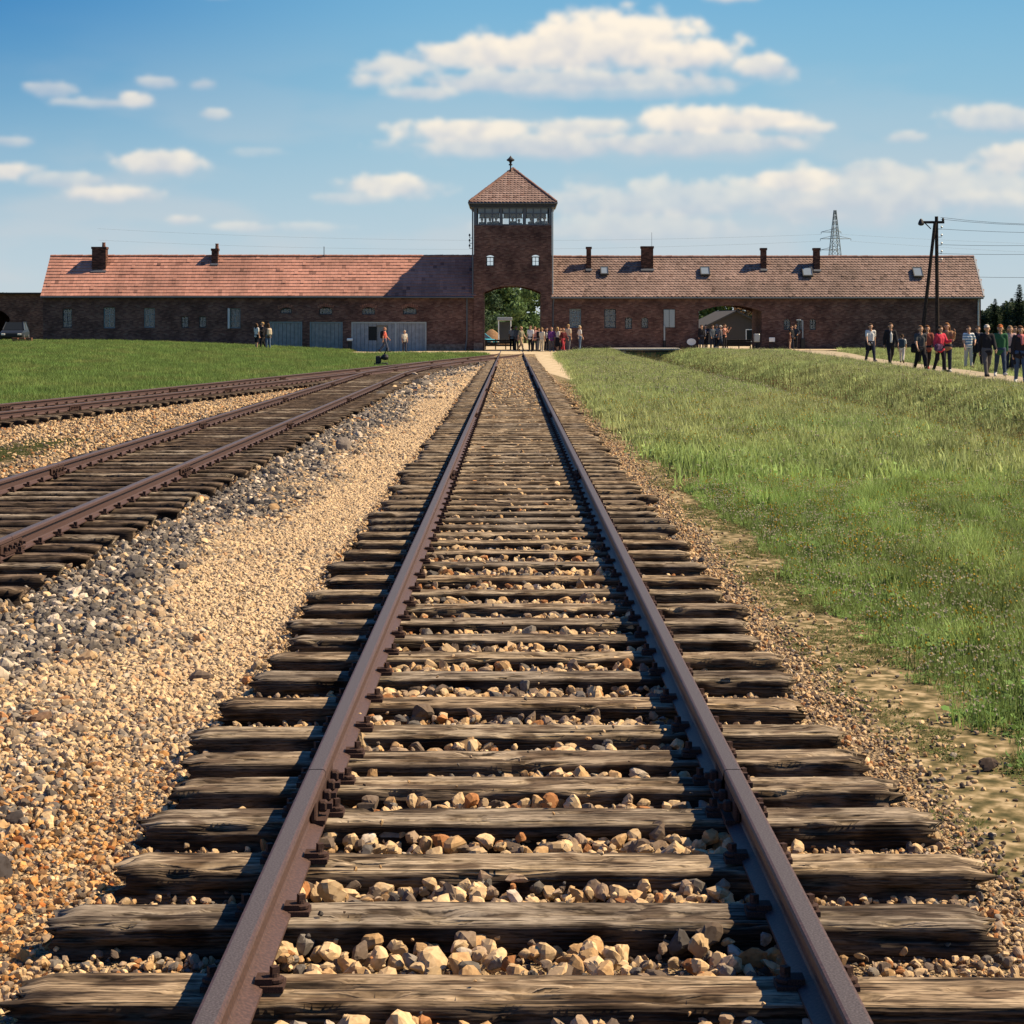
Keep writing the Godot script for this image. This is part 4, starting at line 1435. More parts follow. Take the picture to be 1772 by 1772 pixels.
		for k in 3:
			var c := b0 + g3 * k + (0.0 if k == 0 else 0.1)
			var e2 := b0 + g3 * (k + 1) - (0.0 if k == 2 else 0.1)
			for j in 3:
				var p := Shape.new()
				var pa := lerpf(c, e2, j / 3.0) + 0.043
				var pb := lerpf(c, e2, (j + 1) / 3.0) - 0.043
				p.quad(Vector3(pa, ysill + 0.03, -0.1), Vector3(pb, ysill + 0.03, -0.1), Vector3(pb, ymid - 0.04, -0.1), Vector3(pa, ymid - 0.04, -0.1))
				put("pane", p.mesh(), M.glass, o)
				p = Shape.new()
				p.quad(Vector3(pa, ymid + 0.036, -0.1), Vector3(pb, ymid + 0.036, -0.1), Vector3(pb, y1 - 0.1, -0.1), Vector3(pa, y1 - 0.1, -0.1))
				put("upper_pane", p.mesh(), M.reflect_grey, o)
	# pyramid roof
	var ro := Node3D.new()
	ro.name = "tower_roof"
	g.add_child(ro, true)
	var cx := (tx0 + tx1) * 0.5
	var cz := tz - td * 0.5
	var hw := 3.05
	var ye := 10.72
	var apex := Vector3(cx + 0.02, 13.30, cz)
	q_fascia(ro, cx, cz, hw, ye)
	var core := Shape.new()
	var cor := [Vector3(cx - hw, ye, cz + hw), Vector3(cx + hw, ye, cz + hw), Vector3(cx + hw, ye, cz - hw), Vector3(cx - hw, ye, cz - hw)]
	for k in 4:
		core.tri(cor[k], cor[(k + 1) % 4], apex)
	put("sheathing", core.mesh(), M.underroof, ro)
	var rise := apex.y - ye
	var sl := sqrt(rise * rise + hw * hw)
	for k in 4:
		var tilt := atan2(rise, hw)
		var xf := Transform3D(Basis(Vector3.UP, k * PI / 2), Vector3(cx, ye, cz)) * Transform3D(Basis(Vector3.RIGHT, tilt), Vector3(0, 0, hw + 0.03))
		lay_tiles(ro, xf, sl, func(v): return [-(hw + 0.02) * (1.0 - v / sl), (hw + 0.02) * (1.0 - v / sl)], 0.25, 0.255, 0.0625, 0.045, [Color(0.172, 0.109, 0.098), Color(0.22, 0.15, 0.136), Color(0.13, 0.072, 0.062), 0.05], 70 + k)
		ridge_tiles(ro, cor[k] + Vector3(0, 0.05, 0), apex + Vector3(0, 0.03, 0), Color(0.17, 0.085, 0.07), 80 + k)
	var fi := Shape.new()
	var fx := (883.5 - 884.0) * 137.0 / LENS
	fi.lathe(Vector3(fx, 13.0, cz + 0.35), [Vector2(0.05, -0.3), Vector2(0.05, 0.55), Vector2(0.14, 0.58), Vector2(0.14, 0.63), Vector2(0.07, 0.68), Vector2(0.10, 0.82), Vector2(0.27, 0.9), Vector2(0.29, 0.97), Vector2(0.13, 1.10), Vector2(0.05, 1.2), Vector2(0.0, 1.28)], 12)
	put("finial", fi.mesh(), M.iron, ro)
	downpipe(g, [Vector3(tx0 - 0.1, ye - 0.3, tz + 0.22), Vector3(tx0 - 0.08, 10.2, tz + 0.05), Vector3(tx0 - 0.08, 4.2, tz + 0.02)], 0.05, M.gutter)
	downpipe(g, [Vector3(tx1 + 0.1, ye - 0.3, tz + 0.22), Vector3(tx1 + 0.06, 10.2, tz + 0.05), Vector3(tx1 + 0.06, 4.3, tz + 0.02)], 0.045, M.zinc)
	downpipe(g, [Vector3(wx(808), 4.0, z + 0.26), Vector3(wx(808), 3.8, z + 0.08), Vector3(wx(808), 1.2, z + 0.08), Vector3(wx(805), 0.2, z + 0.1)], 0.055, M.gutter)
	downpipe(g, [Vector3(wx(958), 4.0, z + 0.26), Vector3(wx(957), 3.5, z + 0.1), Vector3(wx(956.5), 0.3, z + 0.1)], 0.05, M.gutter)
	downpipe(g, [Vector3(wx(1693), 4.0, z + 0.2), Vector3(wx(1692.5), 3.7, z + 0.09), Vector3(wx(1692), 0.3, z + 0.09)], 0.07, M.zinc)
	var ins := Shape.new()
	for k in 3:
		var y := wy(412.0 + k * 9)
		ins.tube([Vector3(tx0 - 0.05, y, tz - 0.1), Vector3(tx0 - 0.3, y, tz - 0.05), Vector3(tx0 - 0.3, y + 0.16, tz - 0.05)], 0.025, 0.025, 6)
		ins.lathe(Vector3(tx0 - 0.3, y + 0.14, tz - 0.05), [Vector2(0.07, 0), Vector2(0.06, 0.1), Vector2(0.03, 0.16), Vector2(0, 0.16)], 8)
	put("insulator_bracket", ins.mesh(), M.iron, g)

func q_fascia(ro: Node3D, cx: float, cz: float, hw: float, ye: float) -> void:
	var f := Shape.new()
	f.box(Vector3(cx, ye - 0.16, cz), Vector3(hw * 2 - 0.1, 0.26, hw * 2 - 0.1))
	put("fascia", f.mesh(), M.timber, ro)
	var gt := Shape.new()
	for k in 4:
		var b := Basis(Vector3.UP, k * PI / 2)
		gt.tube([Vector3(cx, ye - 0.05, cz) + b * Vector3(-hw - 0.04, 0, hw + 0.04), Vector3(cx, ye - 0.05, cz) + b * Vector3(hw + 0.04, 0, hw + 0.04)], 0.065, 0.065, 8)
	put("gutter", gt.mesh(), M.gutter, ro)

# ------------------------------------------------------------------ people: tapered bones joined by a smooth minimum, meshed as surface nets
func net(into: Shape, bones: Array, cell: float, k: float) -> void:
	var lo := Vector3.ONE * 99.0
	var hi := Vector3.ONE * -99.0
	for b in bones:
		var r := maxf(b[2], b[3]) + k + cell * 2.0
		lo = lo.min(b[0] - Vector3.ONE * r).min(b[1] - Vector3.ONE * r)
		hi = hi.max(b[0] + Vector3.ONE * r).max(b[1] + Vector3.ONE * r)
	var nx := int((hi.x - lo.x) / cell) + 2
	var ny := int((hi.y - lo.y) / cell) + 2
	var nz := int((hi.z - lo.z) / cell) + 2
	var f := PackedFloat32Array()
	f.resize(nx * ny * nz)
	f.fill(1.0)
	for b in bones:
		var a: Vector3 = b[0]
		var ba: Vector3 = b[1] - a
		var ra: float = b[2]
		var dr: float = b[3] - ra
		var l2 := maxf(ba.length_squared(), 0.0000001)
		var r := maxf(b[2], b[3]) + k + cell
		var p0 := ((a.min(b[1]) - Vector3.ONE * r - lo) / cell).floor()
		var p1 := ((a.max(b[1]) + Vector3.ONE * r - lo) / cell).ceil()
		for x in range(maxi(0, int(p0.x)), mini(nx, int(p1.x) + 1)):
			for y in range(maxi(0, int(p0.y)), mini(ny, int(p1.y) + 1)):
				var at := (x * ny + y) * nz
				for z in range(maxi(0, int(p0.z)), mini(nz, int(p1.z) + 1)):
					var pa := lo + Vector3(x, y, z) * cell - a
					var t := clampf(pa.dot(ba) / l2, 0.0, 1.0)
					var d := (pa - ba * t).length() - ra - dr * t
					var o := f[at + z]
					var h := maxf(k - absf(o - d), 0.0) / k
					f[at + z] = minf(o, d) - h * h * k * 0.25
	var ids := PackedInt32Array()
	ids.resize(nx * ny * nz)
	ids.fill(-1)
	var sy := nz
	var sx := ny * nz
	var offs := [0, sx, sy, sx + sy, 1, sx + 1, sy + 1, sx + sy + 1]
	var cor := [Vector3(0, 0, 0), Vector3(1, 0, 0), Vector3(0, 1, 0), Vector3(1, 1, 0), Vector3(0, 0, 1), Vector3(1, 0, 1), Vector3(0, 1, 1), Vector3(1, 1, 1)]
	var edges := [[0, 1], [2, 3], [4, 5], [6, 7], [0, 2], [1, 3], [4, 6], [5, 7], [0, 4], [1, 5], [2, 6], [3, 7]]
	for x in nx - 1:
		for y in ny - 1:
			var at := x * sx + y * sy
			for z in nz - 1:
				var q := at + z
				var f0 := f[q]
				if f0 > 0.9 and f[q + sx + sy + 1] > 0.9:
					continue
				var c := int(f0 < 0.0) + int(f[q + sx] < 0.0) + int(f[q + sy] < 0.0) + int(f[q + sx + sy] < 0.0) + int(f[q + 1] < 0.0) + int(f[q + sx + 1] < 0.0) + int(f[q + sy + 1] < 0.0) + int(f[q + sx + sy + 1] < 0.0)
				if c == 0 or c == 8:
					continue
				var sum := Vector3.ZERO
				var n := 0
				for e in edges:
					var va := f[q + offs[e[0]]]
					var vb := f[q + offs[e[1]]]
					if (va < 0.0) != (vb < 0.0):
						sum += (cor[e[0]] as Vector3).lerp(cor[e[1]], va / (va - vb))
						n += 1
				ids[q] = into.vert(lo + (Vector3(x, y, z) + sum / n) * cell, Vector3.UP)
	var step := [sx, sy, 1]
	for x in range(1, nx - 1):
		for y in range(1, ny - 1):
			for z in range(1, nz - 1):
				var q := x * sx + y * sy + z
				if ids[q] < 0 and f[q] > 0.9:
					continue
				var s0 := f[q] < 0.0
				for ax in 3:
					if s0 == (f[q + step[ax]] < 0.0):
						continue
					var u: int = step[(ax + 1) % 3]
					var w: int = step[(ax + 2) % 3]
					var c0 := ids[q - u - w]
					var c1 := ids[q - w]
					var c2 := ids[q]
					var c3 := ids[q - u]
					if c0 < 0 or c1 < 0 or c2 < 0 or c3 < 0:
						continue
					if s0: into.i.append_array([c0, c2, c1, c0, c3, c2])
					else: into.i.append_array([c0, c1, c2, c0, c2, c3])

# pose: thigh swing and knee bend of the left and right leg, swing, elbow bend and spread of the left and right arm (degrees), lean
var POSES := {
	"stand": [2, 2, -3, 2, 4, 14, 7, -3, 18, 8, 0],
	"walk": [22, 6, -16, 22, -18, 22, 8, 20, 20, 8, 3],
	"stride": [-15, 26, 20, 5, 18, 26, 9, -16, 14, 10, 3],
	"camera": [3, 4, -4, 3, 38, 112, 10, 42, 108, 12, 0],
	"hip": [6, 4, -4, 2, -12, 70, 28, 6, 22, 9, 0],
	"hold": [14, 8, -10, 14, 24, 76, 10, -6, 22, 12, 2],
}
var joints := {}
var cached := {}

func pose(called: String) -> Dictionary:
	if joints.has(called):
		return joints[called]
	var a: Array = POSES[called]
	var j := {}
	var down := func(deg: float, spread_: float) -> Vector3:
		return (Basis(Vector3.BACK, deg_to_rad(spread_)) * Vector3(0, -cos(deg_to_rad(deg)), sin(deg_to_rad(deg)))).normalized()
	var low := 9.0
	for s in 2:
		var m := 1.0 if s == 0 else -1.0
		var hip := Vector3(m * 0.088, 0.92, 0)
		var knee: Vector3 = hip + down.call(a[s * 2], m * 1.5) * 0.43
		var ankle: Vector3 = knee + down.call(a[s * 2] - a[s * 2 + 1], m * 0.5) * 0.41
		var foot: Vector3 = ankle + Basis(Vector3.RIGHT, deg_to_rad(-(a[s * 2] - a[s * 2 + 1]) * 0.8)) * Vector3(m * 0.03, -0.055, 0.165)
		var sh := Vector3(m * 0.175, 1.405, -0.005)
		var el: Vector3 = sh + down.call(a[4 + s * 3], m * a[6 + s * 3]) * 0.285
		var wr: Vector3 = el + down.call(a[4 + s * 3] + a[5 + s * 3], m * a[6 + s * 3] * (0.3 if a[5 + s * 3] < 60 else -1.2)) * 0.255
		j[s] = [hip, knee, ankle, foot, sh, el, wr]
		low = minf(low, minf(ankle.y - 0.075, foot.y - 0.03))
	j.drop = low
	joints[called] = j
	return j

func person_part(called: String, what: String) -> ArrayMesh:
	var key := called + what
	if cached.has(key):
		return cached[key]
	var j := pose(called)
	var s := Shape.new()
	var torso := [[Vector3(-0.065, 0.93, 0), Vector3(0.065, 0.93, 0), 0.104, 0.104], [Vector3(-0.052, 0.95, 0), Vector3(-0.06, 1.27, 0), 0.088, 0.095], [Vector3(0.052, 0.95, 0), Vector3(0.06, 1.27, 0), 0.088, 0.095], [Vector3(-0.135, 1.385, -0.01), Vector3(0.135, 1.385, -0.01), 0.068, 0.068], [Vector3(0, 1.36, -0.01), Vector3(0, 1.46, 0), 0.085, 0.058]]
	match what:
		"body":
			var b := torso.duplicate()
			b.append([Vector3(0, 1.42, 0), Vector3(0, 1.54, 0.012), 0.056, 0.052])
			for k in 2:
				var q: Array = j[k]
				b.append([q[0], q[1], 0.084, 0.056])
				b.append([q[1], q[2], 0.055, 0.036])
				b.append([q[2] + Vector3(0, -0.035, -0.03), q[3], 0.038, 0.03])
				b.append([q[4], q[5], 0.052, 0.039])
				b.append([q[5], q[6], 0.04, 0.027])
			net(s, b, 0.019, 0.045)
			# head
			net(s, [[Vector3(0, 1.655, -0.02), Vector3(0, 1.645, 0.015), 0.092, 0.086], [Vector3(0, 1.565, 0.03), Vector3(0, 1.60, 0.02), 0.055, 0.075], [Vector3(0, 1.545, 0.055), Vector3(0, 1.55, 0.06), 0.022, 0.022], [Vector3(0, 1.635, 0.098), Vector3(0, 1.60, 0.116), 0.010, 0.016], [Vector3(-0.02, 1.567, 0.088), Vector3(0.02, 1.567, 0.088), 0.011, 0.011], [Vector3(-0.035, 1.652, 0.086), Vector3(0.035, 1.652, 0.086), 0.012, 0.012], [Vector3(0.088, 1.64, 0.0), Vector3(0.09, 1.60, 0.005), 0.018, 0.012], [Vector3(-0.088, 1.64, 0.0), Vector3(-0.09, 1.60, 0.005), 0.018, 0.012], [Vector3(0, 1.46, 0.005), Vector3(0, 1.56, 0.015), 0.05, 0.05]], 0.009, 0.022)
			# hands
			for k in 2:
				var q: Array = j[k]
				var m := 1.0 if k == 0 else -1.0
				var dir: Vector3 = (q[6] - q[5]).normalized()
				var inn := Vector3(-m, 0, 0)
				inn = (inn - dir * inn.dot(dir)).normalized()
				var fr := inn.cross(dir).normalized() * -m
				var P := func(x: float, y: float, z: float) -> Vector3: return q[6] + inn * x + dir * y + fr * z
				var h := []
				var lens := [0.95, 1.05, 1.0, 0.8]
				for g in 4:
					var z := 0.030 - 0.020 * g
					var l: float = lens[g]
					var bend := 0.25 + 0.08 * g
					h.append([P.call(0, 0.0, z * 0.55), P.call(0, 0.085, z), 0.015, 0.0125])
					var a: Vector3 = P.call(0, 0.085, z)
					var u := 0.0
					for seg in 3:
						u += bend * (0.8 + 0.3 * seg)
						var ln: float = [0.042, 0.026, 0.021][seg] * l
						var b2 := a + (dir * cos(u) + inn * sin(u)) * ln
						h.append([a, b2, 0.0095 - 0.001 * seg, 0.0085 - 0.001 * seg])
						a = b2
				h.append([P.call(0.004, 0.02, 0.02), P.call(0.012, 0.055, 0.046), 0.0135, 0.0115])
				h.append([P.call(0.012, 0.055, 0.046), P.call(0.02, 0.095, 0.052), 0.011, 0.009])
				net(s, h, 0.0055, 0.007)
		"shirt", "coat":
			var long := what == "coat"
			var o := 0.012 if not long else 0.018
			var b := []
			for t in torso:
				b.append([t[0], t[1], t[2] + o, t[3] + o])
			b[0] = [Vector3(-0.06, 0.90 - (0.04 if long else 0.0), 0), Vector3(0.06, 0.90 - (0.04 if long else 0.0), 0), 0.112 + o, 0.112 + o]
			b.remove_at(4)
			b.append([Vector3(0, 1.36, -0.01), Vector3(0, 1.43, -0.005), 0.09 + o, 0.055 + o])
			for k in 2:
				var q: Array = j[k]
				if long:
					b.append([q[4], q[5], 0.056 + o, 0.046 + o])
					b.append([q[5], (q[5] as Vector3).lerp(q[6], 0.92), 0.045 + o, 0.036 + o])
				else:
					b.append([q[4], (q[4] as Vector3).lerp(q[5], 0.72), 0.056 + o, 0.05 + o])
			net(s, b, 0.019, 0.032)
		"trousers", "shorts":
			var b := [[Vector3(-0.062, 0.93, 0), Vector3(0.062, 0.93, 0), 0.121, 0.121]]
			for k in 2:
				var q: Array = j[k]
				b.append([q[0], q[1], 0.101, 0.072])
				if what == "trousers":
					b.append([q[1], (q[1] as Vector3).lerp(q[2], 0.97), 0.071, 0.058])
			net(s, b, 0.021, 0.035)
		"skirt":
			var b := [[Vector3(-0.06, 0.95, 0), Vector3(0.06, 0.95, 0), 0.12, 0.12], [Vector3(-0.05, 0.9, 0), Vector3(-0.09, 0.48, 0.03), 0.13, 0.15], [Vector3(0.05, 0.9, 0), Vector3(0.09, 0.48, 0.0), 0.13, 0.15], [Vector3(0, 0.9, 0), Vector3(0, 0.48, 0.02), 0.13, 0.17]]
			net(s, b, 0.024, 0.06)
		"shoe0", "shoe1":
			var q: Array = j[0 if what == "shoe0" else 1]
			net(s, [[q[2] + Vector3(0, -0.03, -0.035), q[3], 0.05, 0.044], [q[2] + Vector3(0, 0.02, -0.01), q[2] + Vector3(0, -0.03, 0), 0.05, 0.05]], 0.016, 0.03)
		"hair_short":
			net(s, [[Vector3(0, 1.685, -0.035), Vector3(0, 1.69, 0.01), 0.088, 0.079], [Vector3(0, 1.64, -0.06), Vector3(0, 1.60, -0.06), 0.072, 0.055], [Vector3(-0.06, 1.68, -0.01), Vector3(0.06, 1.68, -0.01), 0.045, 0.045]], 0.012, 0.03)
		"hair_long":
			net(s, [[Vector3(0, 1.685, -0.035), Vector3(0, 1.69, 0.008), 0.092, 0.083], [Vector3(0, 1.64, -0.06), Vector3(0, 1.42, -0.095), 0.082, 0.055], [Vector3(-0.085, 1.66, -0.02), Vector3(-0.095, 1.43, -0.02), 0.035, 0.03], [Vector3(0.085, 1.66, -0.02), Vector3(0.095, 1.45, -0.02), 0.035, 0.03]], 0.013, 0.03)
		"cap":
			net(s, [[Vector3(0, 1.69, -0.03), Vector3(0, 1.695, 0.01), 0.092, 0.085], [Vector3(-0.035, 1.69, 0.10), Vector3(-0.03, 1.68, 0.165), 0.016, 0.009], [Vector3(0.035, 1.69, 0.10), Vector3(0.03, 1.68, 0.165), 0.016, 0.009], [Vector3(0, 1.69, 0.10), Vector3(0, 1.68, 0.175), 0.018, 0.01]], 0.011, 0.03)
		"front":
			net(s, [[Vector3(0, 1.0, 0.085), Vector3(0, 1.28, 0.085), 0.06, 0.055], [Vector3(0, 1.28, 0.08), Vector3(0, 1.40, 0.05), 0.055, 0.035]], 0.015, 0.03)
		"tied_coat":
			net(s, [[Vector3(-0.1, 0.93, -0.05), Vector3(0.1, 0.93, -0.05), 0.12, 0.12], [Vector3(-0.12, 0.9, -0.06), Vector3(-0.15, 0.62, -0.05), 0.09, 0.07], [Vector3(0.12, 0.9, -0.06), Vector3(0.17, 0.60, -0.02), 0.09, 0.07], [Vector3(0, 0.88, -0.1), Vector3(0, 0.62, -0.1), 0.09, 0.08], [Vector3(-0.05, 0.95, 0.11), Vector3(0.03, 0.78, 0.15), 0.035, 0.03]], 0.02, 0.05)
		"scarf":
			net(s, [[Vector3(-0.06, 1.45, 0.03), Vector3(0.06, 1.45, 0.03), 0.06, 0.06], [Vector3(0.02, 1.43, 0.09), Vector3(0.03, 1.2, 0.14), 0.05, 0.04]], 0.017, 0.04)
		"eyes":
			for m in [-1.0, 1.0]:
				s.box(Vector3(m * 0.033, 1.637, 0.096), Vector3(0.022, 0.012, 0.012))
			s.box(Vector3(0, 1.568, 0.1), Vector3(0.042, 0.008, 0.01))
	if s.v.size():
		for k in s.v.size():
			s.v[k].y -= j.drop
	cached[key] = s.mesh(true)
	return cached[key]

var cloths := {}
func cloth(c: Color) -> StandardMaterial3D:
	if not cloths.has(c):
		var m := paint(c * 0.82, 0.9, 0.0, 0.25)
		m.rim_enabled = true
		m.rim = 0.25
		cloths[c] = m
	return cloths[c]

func person(x: float, d: float, y: float, how: String, turn: float, tall: float, top: Color, sleeves: String, low: Color, legs: String, hair: Color, style: String, label: String, extra := "", shoes := Color(0.03, 0.03, 0.035), group := "") -> Node3D:
	var o := thing("person", label, "person", Vector3(x, y, -d), turn, group)
	var f := tall / 1.745
	o.scale = Vector3(f, f, f)
	put("body", person_part(how, "body"), M.skin, o)
	put("eyes", person_part(how, "eyes"), M.frame_dark, o)
	put(sleeves, person_part(how, sleeves), cloth(top), o)
	put(legs, person_part(how, legs), cloth(low), o)
	for k in 2:
		put("shoe", person_part(how, "shoe%d" % k), cloth(shoes), o)
	if style:
		put("hair", person_part(how, "hair_long" if style == "long" else "hair_short"), cloth(hair), o)
	if "cap" in extra: put("cap", person_part(how, "cap"), cloth(Color(0.55, 0.5, 0.45) if "pale" in extra else Color(0.4, 0.12, 0.04)), o)
	if "whitefront" in extra: put("shirt_front", person_part(how, "front"), cloth(Color(0.62, 0.62, 0.62)), o)
	if "tied" in extra: put("tied_coat", person_part(how, "tied_coat"), cloth(Color(0.02, 0.02, 0.028)), o)
	if "scarf" in extra: put("scarf", person_part(how, "scarf"), cloth(Color(0.50, 0.16, 0.17)), o)
	return o

func bag(called: String, label: String, who: Node3D, at: Vector3, size: Vector3, col: Color) -> void:
	var o := thing(called, label, "bag", who.transform * at, who.rotation.y)
	var s := Shape.new()
	var h := size * 0.5
	var r := minf(h.x, h.z) * 0.95
	net(s, [[Vector3(-h.x + r, -h.y + r, 0), Vector3(-h.x + r, h.y - r, 0), r, r * 0.9], [Vector3(h.x - r, -h.y + r, 0), Vector3(h.x - r, h.y - r, 0), r, r * 0.9], [Vector3(0, -h.y + r, 0), Vector3(0, h.y - r, 0), r * 1.05, r]], 0.02, 0.04)
	put("pouch", s.mesh(true), cloth(col), o)
	var st := Shape.new()
	for m in [-1.0, 1.0]:
		st.tube([Vector3(m * h.x * 0.7, -h.y * 0.6, h.z * 0.6), Vector3(m * h.x * 0.75, h.y * 0.4, h.z * 1.6), Vector3(m * h.x * 0.6, h.y * 1.05, h.z * 0.8), Vector3(m * h.x * 0.5, h.y * 0.9, 0)], 0.016, 0.016, 6)
	put("strap", st.mesh(), cloth(col * 0.6), o)

func build_people() -> void:
	M.skin = paint(Color(0.42, 0.24, 0.16), 0.6)
	M.skin.subsurf_scatter_enabled = true
	M.skin.subsurf_scatter_strength = 0.1
	var black := Color(0.018, 0.018, 0.024)
	var navy := Color(0.022, 0.028, 0.05)
	var white := Color(0.68, 0.68, 0.68)
	var jeans := Color(0.06, 0.095, 0.17)
	var brown := Color(0.07, 0.04, 0.024)
	var blond := Color(0.36, 0.24, 0.11)
	var grey := Color(0.22, 0.22, 0.23)
	var P := func(px: float, d: float) -> float: return (px - 884.0) * d / LENS
	var g := "visitors walking along the right-hand path"
	var p: Node3D
	var add := func(px: float, d: float, how: String, turn: float, tall: float, top: Color, sl: String, low: Color, legs: String, hair: Color, style: String, label: String, extra := "", shoes := Color(0.03, 0.03, 0.035), grp := "") -> Node3D:
		var x: float = P.call(px, d)
		return person(x, d, land(x, d) + 0.012, how, turn, tall, top, sl, low, legs, hair, style, label, extra, shoes, grp)
	# --- right-hand path
	add.call(1506.5, 86.7, "walk", 0.1, 1.78, white, "shirt", navy, "trousers", brown, "short", "person in white T-shirt with dark jacket tied round the waist, leftmost on the path", "tied", Color(0.05, 0.04, 0.12), g)
	add.call(1541, 79.5, "stride", 0.1, 1.80, black, "coat", black, "trousers", brown, "short", "person in open black jacket over a white shirt, beside a child on the path", "whitefront", Color(0.03, 0.03, 0.035), g)
	p = add.call(1561, 85.5, "walk", PI - 0.3, 1.30, Color(0.6, 0.6, 0.62), "shirt", Color(0.5, 0.47, 0.45), "trousers", brown, "short", "child in white top and pale trousers with a dark backpack on the path", "", Color(0.12, 0.1, 0.09), g)
	bag("backpack", "small dark blue backpack on the child on the path", p, Vector3(0, 1.2, -0.2), Vector3(0.3, 0.4, 0.17), Color(0.03, 0.05, 0.08))
	p = add.call(1593, 67.2, "walk", 0.15, 1.66, Color(0.06, 0.065, 0.075), "shirt", black, "trousers", Color(0.2, 0.11, 0.06), "short", "person in dark grey T-shirt with long black trousers and a black bag", "", Color(0.5, 0.5, 0.5), g)
	bag("shoulder_bag", "black bag hanging at the hip of the walker in grey", p, Vector3(-0.25, 0.90, 0.0), Vector3(0.24, 0.32, 0.13), black)
	add.call(1604.5, 70.5, "stride", 0.0, 1.68, Color(0.24, 0.07, 0.05), "coat", black, "trousers", Color(0.16, 0.07, 0.03), "long", "long-haired person in dark red coat half hidden behind the walker in grey", "", Color(0.3, 0.03, 0.03), g)
	p = add.call(1627, 67.0, "hold", 0.5, 1.62, Color(0.60, 0.05, 0.09), "coat", black, "trousers", brown, "long", "person in bright pink red jacket leaning towards a companion on the path", "", Color(0.03, 0.03, 0.035), g)
	bag("shoulder_bag", "purple and green bag carried by the person in pink", p, Vector3(-0.25, 0.95, 0.18), Vector3(0.34, 0.26, 0.16), Color(0.10, 0.05, 0.12))
	add.call(1638.5, 67.6, "camera", -0.2, 1.72, Color(0.33, 0.19, 0.11), "coat", navy, "trousers", Color(0.22, 0.10, 0.04), "long", "long-haired person in light brown top beside the pink red jacket", "", Color(0.5, 0.5, 0.5), g)
	p = add.call(1676, 74.5, "hip", 0.1, 1.62, Color.WHITE, "shirt", Color(0.5, 0.48, 0.45), "trousers", brown, "short", "person in blue and white striped top and pale trousers on the path", "", Color(0.2, 0.15, 0.1), g)
	(p.get_node("shirt") as MeshInstance3D).material_override = M.striped
	bag("shoulder_bag", "large black coat bag hanging from the arm of the striped top", p, Vector3(0.36, 0.86, 0.02), Vector3(0.4, 0.42, 0.16), black)
	add.call(1692, 78.0, "walk", 0.0, 1.66, navy, "coat", black, "trousers", brown, "short", "person in navy coat seen just behind the striped top", "", Color(0.03, 0.03, 0.035), g)
	add.call(1708, 61.2, "stride", 0.05, 1.68, black, "coat", Color(0.10, 0.095, 0.10), "trousers", brown, "", "person in black sweatshirt, grey trousers and pale cap on the path", "pale cap", Color(0.03, 0.03, 0.035), g)
	add.call(1731, 61.8, "walk", -0.1, 1.68, Color(0.035, 0.12, 0.06), "coat", jeans * 0.6, "trousers", brown, "", "person in green jacket, dark jeans and orange cap on the path", "cap", Color(0.55, 0.55, 0.55), g)
	add.call(1748, 67.5, "stand", 0.0, 1.62, Color(0.52, 0.34, 0.33), "coat", navy, "trousers", Color(0.3, 0.2, 0.12), "long", "person in pale pink jacket half hidden behind the green jacket", "", Color(0.5, 0.5, 0.5), g)
	add.call(1757, 70.0, "walk", 0.0, 1.64, Color(0.5, 0.5, 0.5), "shirt", black, "trousers", brown, "short", "person in white shirt farthest back at the right edge of the path", "", Color(0.03, 0.03, 0.035), g)
	add.call(1766, 54.2, "hold", -0.1, 1.60, Color(0.03, 0.025, 0.03), "coat", jeans, "trousers", Color(0.12, 0.055, 0.025), "long", "long-haired person with pink scarf, dark coat and jeans at the right edge", "scarf tied", Color(0.55, 0.55, 0.55), g)
	# --- in front of the tower
	g = "visitors gathered at the tower arch"
	add.call(886, 139.0, "stand", PI, 1.68, white, "shirt", black, "trousers", brown, "short", "person in white top with back turned, leftmost inside the tower arch", "", Color(0.03, 0.03, 0.035), g)
	add.call(893.5, 137.5, "hip", 0.8, 1.70, grey, "coat", Color(0.12, 0.10, 0.085), "trousers", grey, "short", "person in grey jacket standing inside the tower arch", "", Color(0.1, 0.1, 0.1), g)
	add.call(902, 131.5, "stride", 0.9, 1.74, Color(0.24, 0.22, 0.16), "shirt", Color(0.42, 0.30, 0.19), "trousers", blond, "short", "person in khaki shirt stepping over the right rail at the arch", "", Color(0.1, 0.08, 0.06), g)
	add.call(918, 131.0, "stand", -0.4, 1.76, white, "shirt", black, "trousers", brown, "short", "person in white shirt and black trousers before the arch's right pier", "", Color(0.03, 0.03, 0.035), g)
	add.call(925.5, 132.5, "camera", 0.2, 1.68, Color(0.50, 0.27, 0.25), "coat", navy, "trousers", Color(0.25, 0.1, 0.05), "long", "person in salmon pink jacket behind the white shirt at the arch", "", Color(0.03, 0.03, 0.035), g)
	add.call(931.5, 131.5, "stand", 2.0, 1.60, black, "coat", grey, "trousers", brown, "short", "short person in black coat between salmon pink jacket and cream trousers", "", Color(0.03, 0.03, 0.035), g)
	add.call(938, 129.5, "stand", 2.6, 1.60, Color(0.66, 0.60, 0.50), "shirt", Color(0.60, 0.52, 0.38), "trousers", blond, "short", "person all in cream top and cream trousers at the arch", "", Color(0.5, 0.45, 0.4), g)
	add.call(946, 131.0, "hold", 0.0, 1.62, navy, "coat", black, "trousers", black, "short", "person in navy coat holding something white, beside the cream outfit", "whitefront", Color(0.03, 0.03, 0.035), g)
	add.call(954.5, 130.5, "hip", 0.3, 1.64, Color(0.16, 0.05, 0.21), "coat", Color(0.13, 0.12, 0.13), "trousers", Color(0.3, 0.15, 0.1), "short", "person in purple jacket in the group right of the arch", "", Color(0.4, 0.4, 0.4), g)
